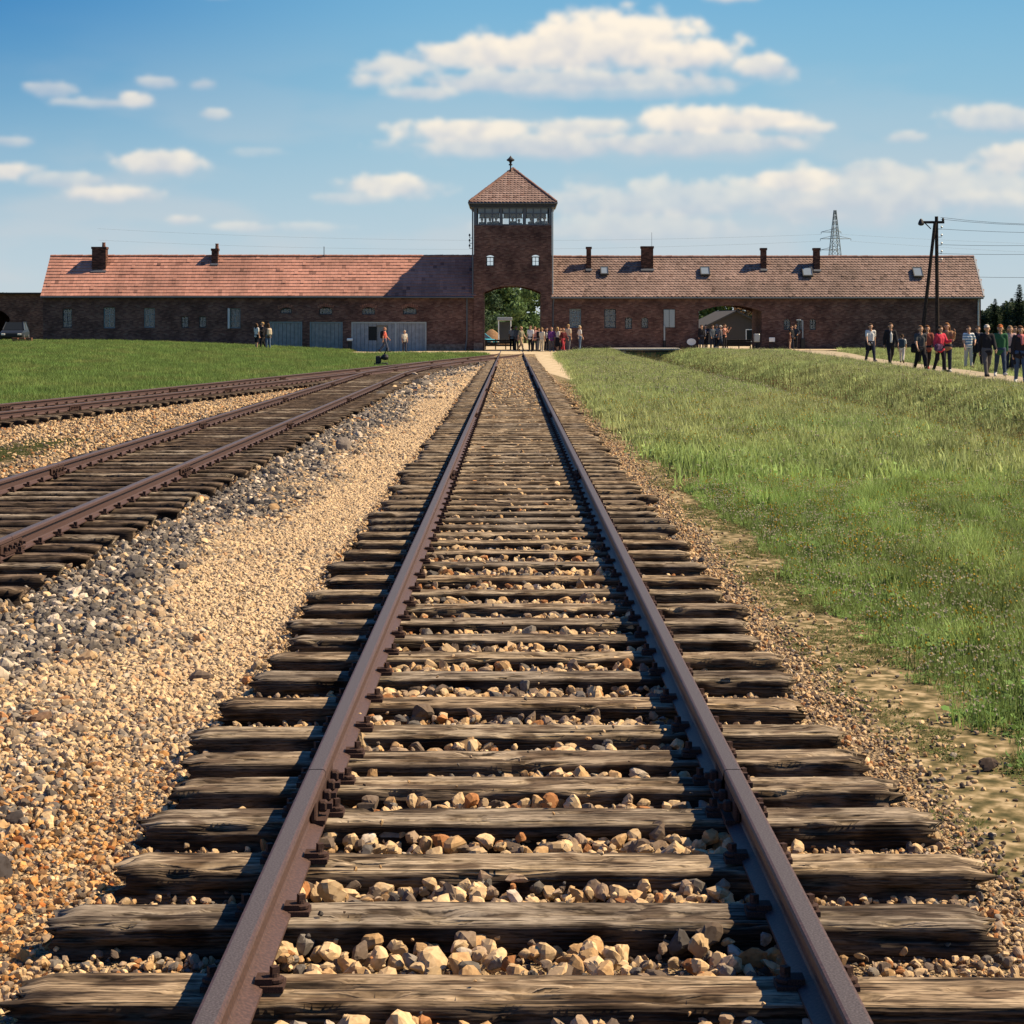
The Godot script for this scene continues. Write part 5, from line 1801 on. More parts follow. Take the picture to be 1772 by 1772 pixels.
	add.call(965, 130.5, "stand", 2.2, 1.64, Color(0.66, 0.62, 0.56), "shirt", black, "skirt", blond, "long", "person in white top and long black skirt right of the arch", "", Color(0.03, 0.03, 0.035), g)
	add.call(969.5, 131.8, "stand", 0.4, 1.60, Color(0.5, 0.3, 0.22), "shirt", black, "trousers", brown, "short", "person in light brown shirt peeking between black skirt and red outfit", "", Color(0.03, 0.03, 0.035), g)
	add.call(975, 129.8, "stride", 0.6, 1.60, Color(0.10, 0.02, 0.025), "coat", Color(0.48, 0.06, 0.075), "trousers", Color(0.45, 0.2, 0.1), "short", "person in dark top and red trousers right of the arch", "", Color(0.5, 0.35, 0.3), g)
	add.call(983.5, 130.2, "stand", 2.4, 1.80, Color(0.66, 0.54, 0.40), "shirt", Color(0.13, 0.14, 0.17), "trousers", blond, "short", "tall person in beige shirt and dark trousers right of the arch", "", Color(0.2, 0.15, 0.1), g)
	p = add.call(1003.5, 130.5, "hip", 1.9, 1.66, Color(0.68, 0.66, 0.64), "shirt", Color(0.10, 0.16, 0.26), "trousers", Color(0.5, 0.4, 0.25), "short", "person in white shirt and blue jeans standing alone right of the crowd", "", Color(0.5, 0.5, 0.5), g)
	# --- before the second gateway
	g = "visitors in the shade of the second gateway"
	add.call(1214, 133.4, "stand", 0.2, 1.66, black, "coat", navy, "trousers", brown, "short", "person in black coat, leftmost before the second gateway", "", Color(0.6, 0.6, 0.6), g)
	add.call(1221.5, 134.0, "hold", -0.3, 1.68, navy, "coat", black, "trousers", black, "short", "person in navy coat with white front before the second gateway", "whitefront", Color(0.6, 0.6, 0.6), g)
	add.call(1233, 133.6, "hip", 0.5, 1.66, Color(0.08, 0.10, 0.13), "coat", navy, "trousers", brown, "long", "long-haired person in slate blue coat before the second gateway", "", Color(0.5, 0.5, 0.5), g)
	add.call(1240, 134.8, "stand", 0.0, 1.70, Color(0.14, 0.17, 0.21), "coat", black, "trousers", grey, "short", "person in grey blue jacket inside the second gateway", "", Color(0.6, 0.6, 0.6), g)
	add.call(1247, 133.8, "stride", 1.2, 1.66, Color(0.12, 0.11, 0.13), "coat", jeans * 0.5, "trousers", Color(0.6, 0.5, 0.4), "", "person in pale cap and dark jacket at the second gateway", "pale cap", Color(0.6, 0.6, 0.6), g)
	add.call(1254, 133.0, "camera", 1.0, 1.72, Color(0.5, 0.24, 0.18), "shirt", black, "trousers", brown, "short", "person in pinkish shirt with bare arms raised at the second gateway", "", Color(0.5, 0.5, 0.5), g)
	g = "visitors resting at the wall right of the second gateway"
	add.call(1370, 133.2, "stand", 0.8, 1.62, black, "coat", navy, "trousers", brown, "short", "person in black jacket leaning left of the lamp post by the wall", "", Color(0.03, 0.03, 0.035), g)
	add.call(1376, 133.6, "hip", -0.3, 1.70, Color(0.03, 0.04, 0.06), "coat", black, "trousers", brown, "short", "person in dark blue jacket at the wall beside the lamp post", "", Color(0.03, 0.03, 0.035), g)
	add.call(1367, 132.4, "stand", 1.4, 1.18, Color(0.12, 0.05, 0.04), "coat", Color(0.5, 0.33, 0.24), "shorts", brown, "short", "child with bare legs by the wall near the lamp post", "", Color(0.3, 0.2, 0.15), g)
	# --- left
	g = "visitors by the garage doors"
	add.call(444, 124.0, "stand", 2.4, 1.66, white, "shirt", black, "shorts", brown, "long", "person in white top and black shorts on the grass by the left garage door", "", Color(0.5, 0.3, 0.2), g)
	add.call(454, 125.0, "hold", -1.2, 1.74, black, "coat", black, "trousers", blond, "short", "person all in black on the grass by the left garage door", "", Color(0.03, 0.03, 0.035), g)
	p = add.call(464, 124.4, "stand", -2.6, 1.68, Color(0.12, 0.09, 0.08), "coat", Color(0.10, 0.15, 0.24), "trousers", brown, "long", "person in jeans with a cream backpack by the left garage door", "", Color(0.4, 0.3, 0.2), g)
	bag("backpack", "cream backpack worn by the person in jeans near the garage doors", p, Vector3(0, 1.2, -0.22), Vector3(0.34, 0.46, 0.2), Color(0.62, 0.52, 0.38))
	p = add.call(666, 129.5, "stride", 1.5, 1.72, Color(0.56, 0.12, 0.09), "shirt", Color(0.07, 0.085, 0.13), "trousers", Color(0.3, 0.15, 0.1), "short", "person in red shirt walking past the pale grey garage doors", "", Color(0.03, 0.03, 0.035), g)
	bag("backpack", "black backpack worn by the person in the red shirt", p, Vector3(0, 1.22, -0.22), Vector3(0.34, 0.5, 0.2), black)
	add.call(700, 129.8, "stand", 0.4, 1.46, Color(0.62, 0.58, 0.50), "shirt", Color(0.05, 0.05, 0.07), "trousers", Color(0.4, 0.33, 0.26), "short", "small person in cream top and dark trousers before the pale garage door", "", Color(0.03, 0.03, 0.035), g)
	# --- in the tower
	g = "visitors behind the tower windows"
	var who := [[834, 135.9, "person in dark blue behind the leftmost tower window", navy], [848, 136.5, "person in black, second behind the tower windows", black], [858.5, 135.8, "person in grey behind the third tower window from the left", grey * 0.5], [887, 136.2, "person in black behind the middle tower window", black], [898, 137.0, "person in dark green right of the tower's middle window", Color(0.03, 0.05, 0.035)], [919, 136.0, "person in brown behind the tower's right window group", brown], [931, 136.6, "person in slate jacket, second from the right in the tower", Color(0.07, 0.08, 0.1)], [942, 135.9, "person in blue behind the rightmost tower window", Color(0.05, 0.07, 0.12)]]
	for k in who.size():
		var w: Array = who[k]
		var x: float = P.call(w[0], w[1])
		person(x, w[1], 8.03, ["stand", "camera", "hip", "hold"][k % 4], [0.3, 2.8, -0.6, 0.2][k % 4], 1.66 + 0.03 * (k % 4), w[3], "coat", black, "trousers", brown, "short", w[2], "", Color(0.03, 0.03, 0.035), g)

# ------------------------------------------------------------------ cars, posts, signs
func car(label: String, at: Vector3, turn: float, size: Vector3, body: Color) -> void:
	var o := thing("parked_car", label, "car", at, turn)
	var m := paint(body, 0.5, 0.0, 0.2)
	m.clearcoat_enabled = true
	m.clearcoat = 0.25
	var l := size.z
	var w := size.x * 0.5
	var h := size.y
	# side profile from tail to nose: z, sill y, shoulder y
	var low := [[-0.5, 0.30, 0.52], [-0.485, 0.2, 0.60], [-0.3, 0.17, 0.62], [0.0, 0.17, 0.61], [0.22, 0.17, 0.59], [0.42, 0.2, 0.52], [0.49, 0.22, 0.46], [0.5, 0.28, 0.40]]
	var s := Shape.new()
	var ring := func(a: Array) -> Array:
		var z: float = a[0] * l
		var y0: float = a[1] * h
		var y1: float = a[2] * h
		var ww := w * (0.93 if absf(a[0]) > 0.47 else 1.0)
		return [Vector3(-ww * 0.9, y0, z), Vector3(-ww, lerpf(y0, y1, 0.3), z), Vector3(-ww, lerpf(y0, y1, 0.75), z), Vector3(-ww * 0.93, y1, z), Vector3(ww * 0.93, y1, z), Vector3(ww, lerpf(y0, y1, 0.75), z), Vector3(ww, lerpf(y0, y1, 0.3), z), Vector3(ww * 0.9, y0, z)]
	for k in low.size() - 1:
		var a: Array = ring.call(low[k])
		var b: Array = ring.call(low[k + 1])
		for j in 8:
			s.quad(a[(j + 1) % 8], a[j], b[j], b[(j + 1) % 8])
	for e in [0, low.size() - 1]:
		var a: Array = ring.call(low[e])
		for j in range(1, 7):
			if e == 0: s.tri(a[0], a[j], a[j + 1])
			else: s.tri(a[0], a[j + 1], a[j])
	put("body", s.mesh(), m, o)
	var c := Shape.new()
	var gl := Shape.new()
	var f := [Vector3(w * 0.9, 0.60 * h, -0.46 * l), Vector3(w * 0.9, 0.60 * h, 0.24 * l), Vector3(w * 0.72, 0.97 * h, 0.06 * l), Vector3(w * 0.72, 0.97 * h, -0.38 * l)]
	var n := []
	for q in f:
		n.append(Vector3(-q.x, q.y, q.z))
	c.quad(n[3], n[2], f[2], f[3])
	c.quad(n[3] + Vector3(0, 0.05, 0.05), f[3] + Vector3(0, 0.05, 0.05), f[2] + Vector3(0, 0.05, -0.05), n[2] + Vector3(0, 0.05, -0.05))
	for q in [f, n]:
		c.tube([q[0], q[3], q[2], q[1]], 0.045, 0.045, 6)
		c.tube([(q[0] + q[1]) * 0.5, (q[2] + q[3]) * 0.5], 0.04, 0.04, 6)
	put("roof", c.mesh(), m, o)
	gl.quad(f[1], f[0], f[3], f[2])
	gl.quad(n[0], n[1], n[2], n[3])
	gl.quad(n[1], f[1], f[2], n[2])
	gl.quad(f[0], n[0], n[3], f[3])
	put("windows", gl.mesh(), M.skyglass_dark, o)
	for zx in [[-0.31, -1.0], [-0.31, 1.0], [0.31, -1.0], [0.31, 1.0]]:
		var wh := Node3D.new()
		wh.name = "wheel"
		o.add_child(wh, true)
		wh.position = Vector3(zx[1] * w * 0.92, 0.31, zx[0] * l)
		wh.rotation.z = PI / 2
		var t := Shape.new()
		t.lathe(Vector3.ZERO, [Vector2(0.2, -0.1), Vector2(0.3, -0.1), Vector2(0.32, -0.06), Vector2(0.32, 0.06), Vector2(0.3, 0.1), Vector2(0.2, 0.1)], 20)
		put("tyre", t.mesh(), M.iron, wh)
		var ri := Shape.new()
		ri.lathe(Vector3.ZERO, [Vector2(0.0, -0.085), Vector2(0.2, -0.085), Vector2(0.2, 0.085), Vector2(0, 0.085)], 16)
		put("rim", ri.mesh(), M.zinc, wh)
	for e in [[0.5, Color(0.7, 0.7, 0.68), "headlight"], [-0.5, Color(0.3, 0.02, 0.02), "tail_light"]]:
		for k in [-1.0, 1.0]:
			var b := Shape.new()
			b.slab(Vector3(k * w * 0.68, h * (0.38 if e[0] > 0 else 0.47), e[0] * l), Vector3(0.3, 0.13, 0.06), 0.02)
			put(e[2], b.mesh(), paint(e[1], 0.15), o)

func build_street_things() -> void:
	# A-shaped wooden pole with its arm, lamp and wires
	var d := 85.0
	var o := thing("telegraph_pole", "dark double wooden pole leaning into a narrow A before the right roof", "pole", Vector3(19.0, 0, -d))
	var y0 := land(19.0, d) - 0.2
	var s := Shape.new()
	s.tube([Vector3(0.02, y0, 0), Vector3(0.0, 3.0, 0), Vector3(-0.03, 6.86, 0)], 0.095, 0.075, 10)
	put("post", s.mesh(), M.pole_wood, o)
	s = Shape.new()
	s.tube([Vector3(-0.86, y0, 0.05), Vector3(-0.5, 3.2, 0.1), Vector3(-0.13, 6.6, 0.16)], 0.09, 0.07, 10)
	put("post", s.mesh(), M.pole_wood, o)
	s = Shape.new()
	s.slab(Vector3(-0.22, 6.60, 0.02), Vector3(1.06, 0.11, 0.12), 0.01)
	s.tube([Vector3(-0.3, 6.3, 0.1), Vector3(-0.55, 6.56, 0.05)], 0.025, 0.025, 6)
	put("crossarm", s.mesh(), M.pole_wood, o)
	s = Shape.new()
	s.lathe(Vector3(-0.72, 6.46, 0.02), [Vector2(0.03, 0.30), Vector2(0.08, 0.24), Vector2(0.13, 0.12), Vector2(0.14, 0.05), Vector2(0.09, 0.0), Vector2(0, -0.02)], 12)
	s.lathe(Vector3(0.26, 6.66, 0.02), [Vector2(0.05, 0.0), Vector2(0.06, 0.06), Vector2(0.03, 0.14), Vector2(0, 0.15)], 8)
	put("lamp_shade", s.mesh(), M.iron, o)
	s = Shape.new()
	for k in 5:
		var y := 6.3 - 0.36 * k
		s.tube([Vector3(-0.02, y, 0), Vector3(0.2, y, 0), Vector3(0.2, y + 0.07, 0)], 0.016, 0.016, 6)
		s.lathe(Vector3(0.2, y + 0.05, 0), [Vector2(0.04, 0.0), Vector2(0.045, 0.05), Vector2(0.02, 0.09), Vector2(0, 0.09)], 8)
	put("insulators", s.mesh(), M.zinc, o)
	var wires := [[6.82, 6.2, 20.4, 0.85], [6.74, 6.0, 20.4, 0.75], [6.3, 4.9, 19.4, 0.35], [5.6, 4.7, 19.4, 0.35], [5.2, 4.2, 19.4, 0.3], [4.2, 3.1, 19.4, 0.3]]
	for k in wires.size():
		var w: Array = wires[k]
		var pts := []
		for q in 13:
			var u := q / 12.0
			pts.append(Vector3(lerpf(19.15, 34.0, u), lerpf(w[0], w[1] + 1.6, u) - w[3] * 4.0 * u * (1 - u) * 0.9, -lerpf(85.0, 83.0, u)))
		var ws := Shape.new()
		ws.tube(pts, 0.008, 0.008, 5)
		tag(put("overhead_wire", ws.mesh(), M.iron), ["topmost", "second highest", "third highest", "fourth highest", "fifth highest", "lowest"][k] + " overhead wire running right from the double wooden pole", "wire", "wires of the double pole")
	# lattice pylon
	d = 480.0
	o = thing("electricity_pylon", "steel lattice electricity pylon rising far behind the right wing's roof", "pylon", Vector3((1445.0 - 884.0) * d / LENS, 0, -d))
	s = Shape.new()
	var half := func(y: float) -> float: return lerpf(2.9, 0.22, clampf(y / 31.6, 0, 1))
	var lv := [0.0, 4.5, 8.5, 12.0, 15.0, 17.6, 20.0, 22.2, 24.2, 26.0, 27.6, 29.0, 30.3, 31.6]
	for k in lv.size() - 1:
		for c in 4:
			var b := Basis(Vector3.UP, c * PI / 2 + 0.2)
			var h0: float = half.call(lv[k])
			var h1: float = half.call(lv[k + 1])
			s.tube([b * Vector3(h0, lv[k], h0), b * Vector3(h1, lv[k + 1], h1)], 0.11, 0.11, 5)
			s.tube([b * Vector3(h0, lv[k], h0), b * Vector3(-h1, lv[k + 1], h1)], 0.05, 0.05, 4)
			s.tube([b * Vector3(-h0, lv[k], h0), b * Vector3(h1, lv[k + 1], h1)], 0.05, 0.05, 4)
	put("mast", s.mesh(), M.pylon, o)
	for a in [[26.1, 3.5, 1.5], [24.4, 3.7, 4.0], [21.6, 3.6, 0.4]]:
		s = Shape.new()
		for k in [-1.0, 1.0]:
			var reach: float = a[1] if k < 0 else a[2]
			s.tube([Vector3(0, a[0], 0.4), Vector3(k * reach, a[0], 0)], 0.09, 0.06, 5)
			s.tube([Vector3(0, a[0], -0.4), Vector3(k * reach, a[0], 0)], 0.09, 0.06, 5)
			s.tube([Vector3(0, a[0] + 0.9, 0), Vector3(k * reach, a[0], 0)], 0.07, 0.05, 5)
			s.tube([Vector3(k * reach, a[0], 0), Vector3(k * reach, a[0] - 0.5, 0)], 0.08, 0.05, 5)
		put("crossarm", s.mesh(), M.pylon, o)
	var px := (1445.0 - 884.0) * d / LENS
	var k2 := 0
	for a in [[26.0, -3.5, -190.0, 28.0, "upper left"], [24.3, -3.7, -190.0, 25.0, "lower left"], [26.0, 1.5, 190.0, 24.0, "upper right"], [24.3, 4.0, 190.0, 20.0, "lower right"]]:
		var pts := []
		for q in 25:
			var u := q / 24.0
			pts.append(Vector3(lerpf(px + a[1], px + a[2], u), lerpf(a[0] - 0.5, a[3], u) - 9.0 * u * (1 - u), -d - 20.0 * u))
		var ws := Shape.new()
		ws.tube(pts, 0.016, 0.016, 4)
		tag(put("power_line", ws.mesh(), M.pylon), "thin power line strung from the pylon's %s arm across the sky" % a[4], "power line")
		k2 += 1
	# culvert over the ditch
	o = thing("culvert", "concrete slab over a dark stone headwall that ends the ditch before the right wing", "culvert", Vector3(0, 0, -125.3))
	s = Shape.new()
	s.box(Vector3(9.05, -0.18, -0.25), Vector3(4.3, 1.22, 0.4))
	put("headwall", s.mesh(), M.culvert, o)
	s = Shape.new()
	s.slab(Vector3(8.85, 0.50, -1.2), Vector3(4.5, 0.13, 2.6), 0.02)
	put("slab", s.mesh(), M.concrete, o)
	# point lever
	o = thing("switch_lever", "small black point lever standing at the grass edge behind the left tracks", "lever", Vector3(-6.05, land(-6.05, 89.0) + 0.12, -89.0))
	o.scale = Vector3.ONE * 1.3
	s = Shape.new()
	s.slab(Vector3(0, 0.05, 0), Vector3(0.5, 0.1, 0.24), 0.02)
	s.slab(Vector3(-0.1, 0.22, 0), Vector3(0.2, 0.26, 0.16), 0.03)
	put("base", s.mesh(), M.iron, o)
	s = Shape.new()
	s.tube([Vector3(-0.08, 0.2, 0), Vector3(0.1, 0.36, 0), Vector3(0.22, 0.64, 0)], 0.05, 0.035, 8)
	put("handle", s.mesh(), M.iron, o)
	s = Shape.new()
	s.lathe(Vector3(0.14, 0.30, 0), [Vector2(0.0, -0.11), Vector2(0.10, -0.09), Vector2(0.13, 0.0), Vector2(0.10, 0.09), Vector2(0.0, 0.11)], 12)
	put("weight", s.mesh(), M.iron, o)
	# things along the wall
	var stand := func(called: String, label: String, cat: String, px0: float, px1: float, py0: float, py1: float, dd: float, deep: float, m: Material, legs: bool) -> void:
		var x0 := (px0 - 884.0) * dd / LENS
		var x1 := (px1 - 884.0) * dd / LENS
		var ya := EYE - (py1 - 568.0) * dd / LENS
		var yb := EYE - (py0 - 568.0) * dd / LENS
		var q := thing(called, label, cat, Vector3((x0 + x1) * 0.5, 0, -dd))
		var b := Shape.new()
		b.slab(Vector3(0, (ya + yb) * 0.5, 0), Vector3(x1 - x0, yb - ya, deep), minf(0.04, deep * 0.3))
		put("panel" if legs else "cabinet", b.mesh(), m, q)
		if legs:
			for k in [-1.0, 1.0]:
				var l := Shape.new()
				l.tube([Vector3(k * (x1 - x0) * 0.36, 0.2, -0.04), Vector3(k * (x1 - x0) * 0.36, yb - 0.04, -0.04)], 0.03, 0.03, 6)
				put("leg", l.mesh(), M.iron, q)
	o = thing("oval_board", "white oval board on a short post left of the second gateway", "board", Vector3(wx(1195.5), 0, -FRONT + 0.4))
	s = Shape.new()
	var disc := []
	for k in 2:
		disc.append([])
		for j in 25:
			disc[k].append(Vector3(cos(TAU * j / 24) * 0.32, wy(591.5) + sin(TAU * j / 24) * 0.24, 0.03 - 0.06 * k))
	for j in 24:
		s.tri(Vector3(0, wy(591.5), 0.03), disc[0][j], disc[0][j + 1])
		s.tri(Vector3(0, wy(591.5), -0.03), disc[1][j + 1], disc[1][j])
		s.quad(disc[1][j], disc[1][j + 1], disc[0][j + 1], disc[0][j])
	put("board", s.mesh(), M.frame_white, o)
	s = Shape.new()
	s.tube([Vector3(0, 0.2, -0.06), Vector3(0, wy(591.5), -0.06)], 0.04, 0.04, 8)
	put("post", s.mesh(), M.iron, o)
	stand.call("grey_cabinet", "tall grey cabinet standing at the right side of the second gateway", "cabinet", 1304.5, 1314.5, 577.5, 592, 133.9, 0.3, M.zinc, true)
	stand.call("notice_board", "small white notice board on legs right of the second gateway", "board", 1331, 1341, 584, 591.5, 133.9, 0.05, M.frame_white, true)
	stand.call("litter_bin", "dark litter bin with a white lid between two garage doors", "bin", 602.5, 609, 590, 604, 133.6, 0.32, M.iron, false)
	stand.call("bin_lid", "white box lid lying on the dark litter bin", "lid", 600.5, 610.5, 585.5, 590, 133.6, 0.42, M.frame_white, false)
	o = thing("lamp_post", "slim grey lamp post with a short arm at the wall right of the second gateway", "lamp post", Vector3(wx(1387), 0, -FRONT + 0.5))
	s = Shape.new()
	s.tube([Vector3(0, 0.2, 0), Vector3(0, wy(555), 0), Vector3(-0.22, wy(553.5), 0)], 0.055, 0.05, 8)
	put("post", s.mesh(), M.zinc, o)
	s = Shape.new()
	s.slab(Vector3(-0.3, wy(554), 0), Vector3(0.3, 0.1, 0.16), 0.02)
	put("lamp_head", s.mesh(), M.zinc, o)
	s = Shape.new()
	s.slab(Vector3(0, 0.75, 0), Vector3(0.3, 0.85, 0.3), 0.03)
	put("base", s.mesh(), M.iron, o)
	o = thing("vent_pipe", "grey pipe standing against the wall under the pale shuttered window", "pipe", Vector3(wx(1149.5), 0, -FRONT + 0.12))
	s = Shape.new()
	s.tube([Vector3(0, 1.0, 0), Vector3(0, wy(563), 0)], 0.07, 0.07, 8)
	put("upper_pipe", s.mesh(), M.zinc, o)
	s = Shape.new()
	s.tube([Vector3(0, 0.2, 0), Vector3(0, 1.02, 0)], 0.1, 0.1, 8)
	put("lower_pipe", s.mesh(), M.iron, o)
	for k in 3:
		var xk := (26.5 + 12.0 * k - 884.0) * 125.0 / LENS
		o = thing("wooden_crate", ["leftmost of three low brown crates on the grass before the dark car", "middle of three low brown crates on the grass before the dark car", "rightmost of three low brown crates on the grass before the dark car"][k], "crate", Vector3(xk, land(xk, 125.0) - 0.02, -125.0), 0.0, "brown crates on the grass")
		for j in 3:
			s = Shape.new()
			s.slab(Vector3(0, 0.07 + j * 0.125, 0), Vector3(0.38, 0.115, 0.36), 0.012)
			put("slat", s.mesh(), M.crate, o)
	car("dark estate car parked on the grass before the far left brick wall", Vector3(-39.0, land(-39.0, 150.0) - 0.1, -150.0), 0.12, Vector3(1.8, 1.6, 4.3), Color(0.012, 0.016, 0.024))
	car("white car half hidden by the grass left of the gatehouse", Vector3(-45.2, 0.95, -182.0), 1.2, Vector3(1.75, 1.42, 4.0), Color(0.7, 0.7, 0.7))
	car("turquoise car seen low through the tower arch", Vector3(-2.75, 0.28, -168.0), 1.0, Vector3(1.5, 1.15, 3.2), Color(0.06, 0.36, 0.48))
	# dark bars added where shadows of cars and people lie across the openings
	for q in 2:
		var x0: float = wx(839) if q == 0 else wx(1256)
		var x1: float = wx(892) if q == 0 else wx(1316)
		o = thing("low_shadow", ["low dark bars added for the shadows in the left half of the tower arch", "low dark bars added for the shadows in the right half of the second arch"][q], "gate", Vector3((x0 + x1) * 0.5, 0, -140.6))
		var w := (x1 - x0) * 1.04
		for j in 3:
			s = Shape.new()
			s.slab(Vector3(0, 0.62 + j * 0.17, 0), Vector3(w, 0.15, 0.05), 0.012)
			put("rail", s.mesh(), M.iron, o)
		for k in 4:
			s = Shape.new()
			s.slab(Vector3(lerpf(-w * 0.5, w * 0.5, k / 3.0), 0.62, 0.04), Vector3(0.08, 0.9, 0.03), 0.01)
			put("upright", s.mesh(), M.iron, o)
	o = thing("kiosk", "small white framed shelter on the road behind the tower arch", "kiosk", Vector3(-0.55, 0.3, -172.0))
	s = Shape.new()
	for k in [-1.0, 1.0]:
		for j in [-1.0, 1.0]:
			s.slab(Vector3(k * 0.55, 1.15, j * 0.6), Vector3(0.09, 2.3, 0.09), 0.01)
	put("posts", s.mesh(), M.frame_white, o)
	s = Shape.new()
	s.slab(Vector3(0, 2.42, 0), Vector3(1.35, 0.3, 1.5), 0.03)
	put("roof", s.mesh(), M.zinc, o)
	s = Shape.new()
	s.box(Vector3(0, 1.2, -0.4), Vector3(1.0, 1.9, 0.06))
	put("back_panel", s.mesh(), M.frame_dark, o)
	# heap of earth beside the road
	var p := []
	for a in 13:
		for b in 25:
			var u := a / 12.0
			var an := TAU * b / 24
			var rr := u * (1.0 + 0.15 * soft.get_noise_2d(cos(an) * 60.0, sin(an) * 60.0))
			p.append(Vector3(cos(an) * rr * 2.3, 1.55 * (0.5 + 0.5 * cos(PI * pow(u, 0.8))) + 0.12 * soft.get_noise_2d(cos(an) * rr * 90.0, sin(an) * rr * 90.0), sin(an) * rr * 1.5))
	s = Shape.new()
	s.sheet(p, 13, 25)
	o = put("earth_mound", s.mesh(), M.mound)
	o.position = Vector3(-1.75, 0.25, -174.0)
	tag(o, "brown heap of earth beside the road behind the tower arch", "earth heap")

func gabled_house(label: String, at: Vector3, turn: float, w: float, l: float, wall_h: float, rise: float, wm: Material, tone: Color) -> void:
	var o := thing("house", label, "house", at, turn)
	var s := Shape.new()
	s.box(Vector3(0, wall_h * 0.5, 0), Vector3(w, wall_h, l))
	for k in [-1.0, 1.0]:
		if k > 0: s.tri(Vector3(-w / 2, wall_h, l / 2), Vector3(w / 2, wall_h, l / 2), Vector3(0, wall_h + rise, l / 2))
		else: s.tri(Vector3(w / 2, wall_h, -l / 2), Vector3(-w / 2, wall_h, -l / 2), Vector3(0, wall_h + rise, -l / 2))
	put("wall", s.mesh(), wm, o)
	s = Shape.new()
	var a := atan2(rise, w / 2)
	var sl := sqrt(rise * rise + w * w / 4) + 0.35
	for k in [-1.0, 1.0]:
		s.box(Vector3(k * (w / 4 + 0.1), wall_h + rise / 2 + 0.02, 0), Vector3(sl, 0.14, l + 0.7), Basis(Vector3.BACK, -k * a))
	put("roof", s.mesh(), paint(tone, 0.9), o)
	for k in [-1.0, 1.0]:
		var win := Node3D.new()
		win.name = "window"
		o.add_child(win, true)
		s = Shape.new()
		s.box(Vector3(k * w * 0.22, wall_h * 0.58, l / 2 + 0.02), Vector3(0.9, 1.2, 0.06))
		put("frame", s.mesh(), M.frame_white, win)
		s = Shape.new()
		s.box(Vector3(k * w * 0.22, wall_h * 0.58, l / 2 + 0.03), Vector3(0.76, 1.06, 0.06))
		put("pane", s.mesh(), M.skyglass_dark, win)

# ------------------------------------------------------------------ trees
func broad_crown(seed_: int, h: float, w: float, leaves: int, size: float) -> ArrayMesh:
	var r := RandomNumberGenerator.new()
	r.seed = seed_
	var lobes := []
	for k in 16:
		var u := r.randf()
		lobes.append([Vector3(r.randfn() * w * 0.24, lerpf(h * 0.25, h * 0.9, u), r.randfn() * w * 0.24), r.randf_range(0.13, 0.24) * w * (1.15 - 0.5 * u)])
	var s := Shape.new()
	for k in leaves:
		var lb: Array = lobes[r.randi() % 16]
		var dir := Vector3(r.randfn(), r.randfn() * 0.8, r.randfn()).normalized()
		var at: Vector3 = lb[0] + dir * lb[1] * sqrt(r.randf_range(0.25, 1.1))
		var nn := (dir + Vector3(r.randfn(), r.randfn(), r.randfn()) * 0.7).normalized()
		var u2 := nn.cross(Vector3(r.randfn(), r.randfn(), r.randfn())).normalized() * size * r.randf_range(0.5, 1.0)
		var w2 := nn.cross(u2) * 0.6
		s.tint = Color(1, 1, 1).lerp(Color(1.5, 1.3, 0.7), r.randf() * r.randf()) * r.randf_range(0.7, 1.2)
		s.quad(at - u2, at - w2, at + u2, at + w2)
	return s.mesh(false, true)

func conifer_crown(seed_: int, h: float, w: float) -> ArrayMesh:
	var r := RandomNumberGenerator.new()
	r.seed = seed_
	var s := Shape.new()
	var y := h * 0.06
	while y < h:
		var reach := w * 0.5 * pow(1.0 - y / h, 0.8) + 0.12
		for k in 11:
			var a := r.randf() * TAU
			var dir := Vector3(cos(a), 0, sin(a))
			var l := reach * r.randf_range(0.6, 1.1)
			for q in 7:
				var u := (q + 0.6) / 7.0
				var at := Vector3(0, y, 0) + dir * l * u + Vector3(0, -0.28 * l * u * u + r.randf_range(-0.05, 0.05), 0)
				var side := dir.cross(Vector3.UP) * (0.24 * (1.1 - u) + 0.08)
				s.tint = Color.WHITE * r.randf_range(0.65, 1.3)
				s.quad(at - side - Vector3(0, 0.09, 0), at - dir * l * 0.08, at + side - Vector3(0, 0.09, 0), at + dir * l * 0.22 - Vector3(0, 0.05, 0))
		y += h * 0.028
	return s.mesh(false, true)

func tree(called: String, label: String, at: Vector3, crown: ArrayMesh, h: float, tone: Color, trunk_r: float, group := "") -> void:
	var o := thing(called, label, "tree", at, 0.0, group)
	var s := Shape.new()
	s.tube([Vector3(0, -0.2, 0), Vector3(0.05, h * 0.35, 0.03), Vector3(0, h * 0.8, 0)], trunk_r, trunk_r * 0.3, 8)
	if called == "leafy_tree":
		for k in 7:
			var a := k * 2.4
			var y := h * (0.25 + 0.07 * k)
			s.tube([Vector3(0, y, 0), Vector3(cos(a) * h * 0.12, y + h * 0.1, sin(a) * h * 0.12), Vector3(cos(a) * h * 0.2, y + h * 0.22, sin(a) * h * 0.2)], trunk_r * 0.45, trunk_r * 0.12, 6)
	put("trunk", s.mesh(), M.bark, o)
	var m: StandardMaterial3D = M.leaf.duplicate()
	m.albedo_color = tone.linear_to_srgb()
	put("crown", crown, m, o)

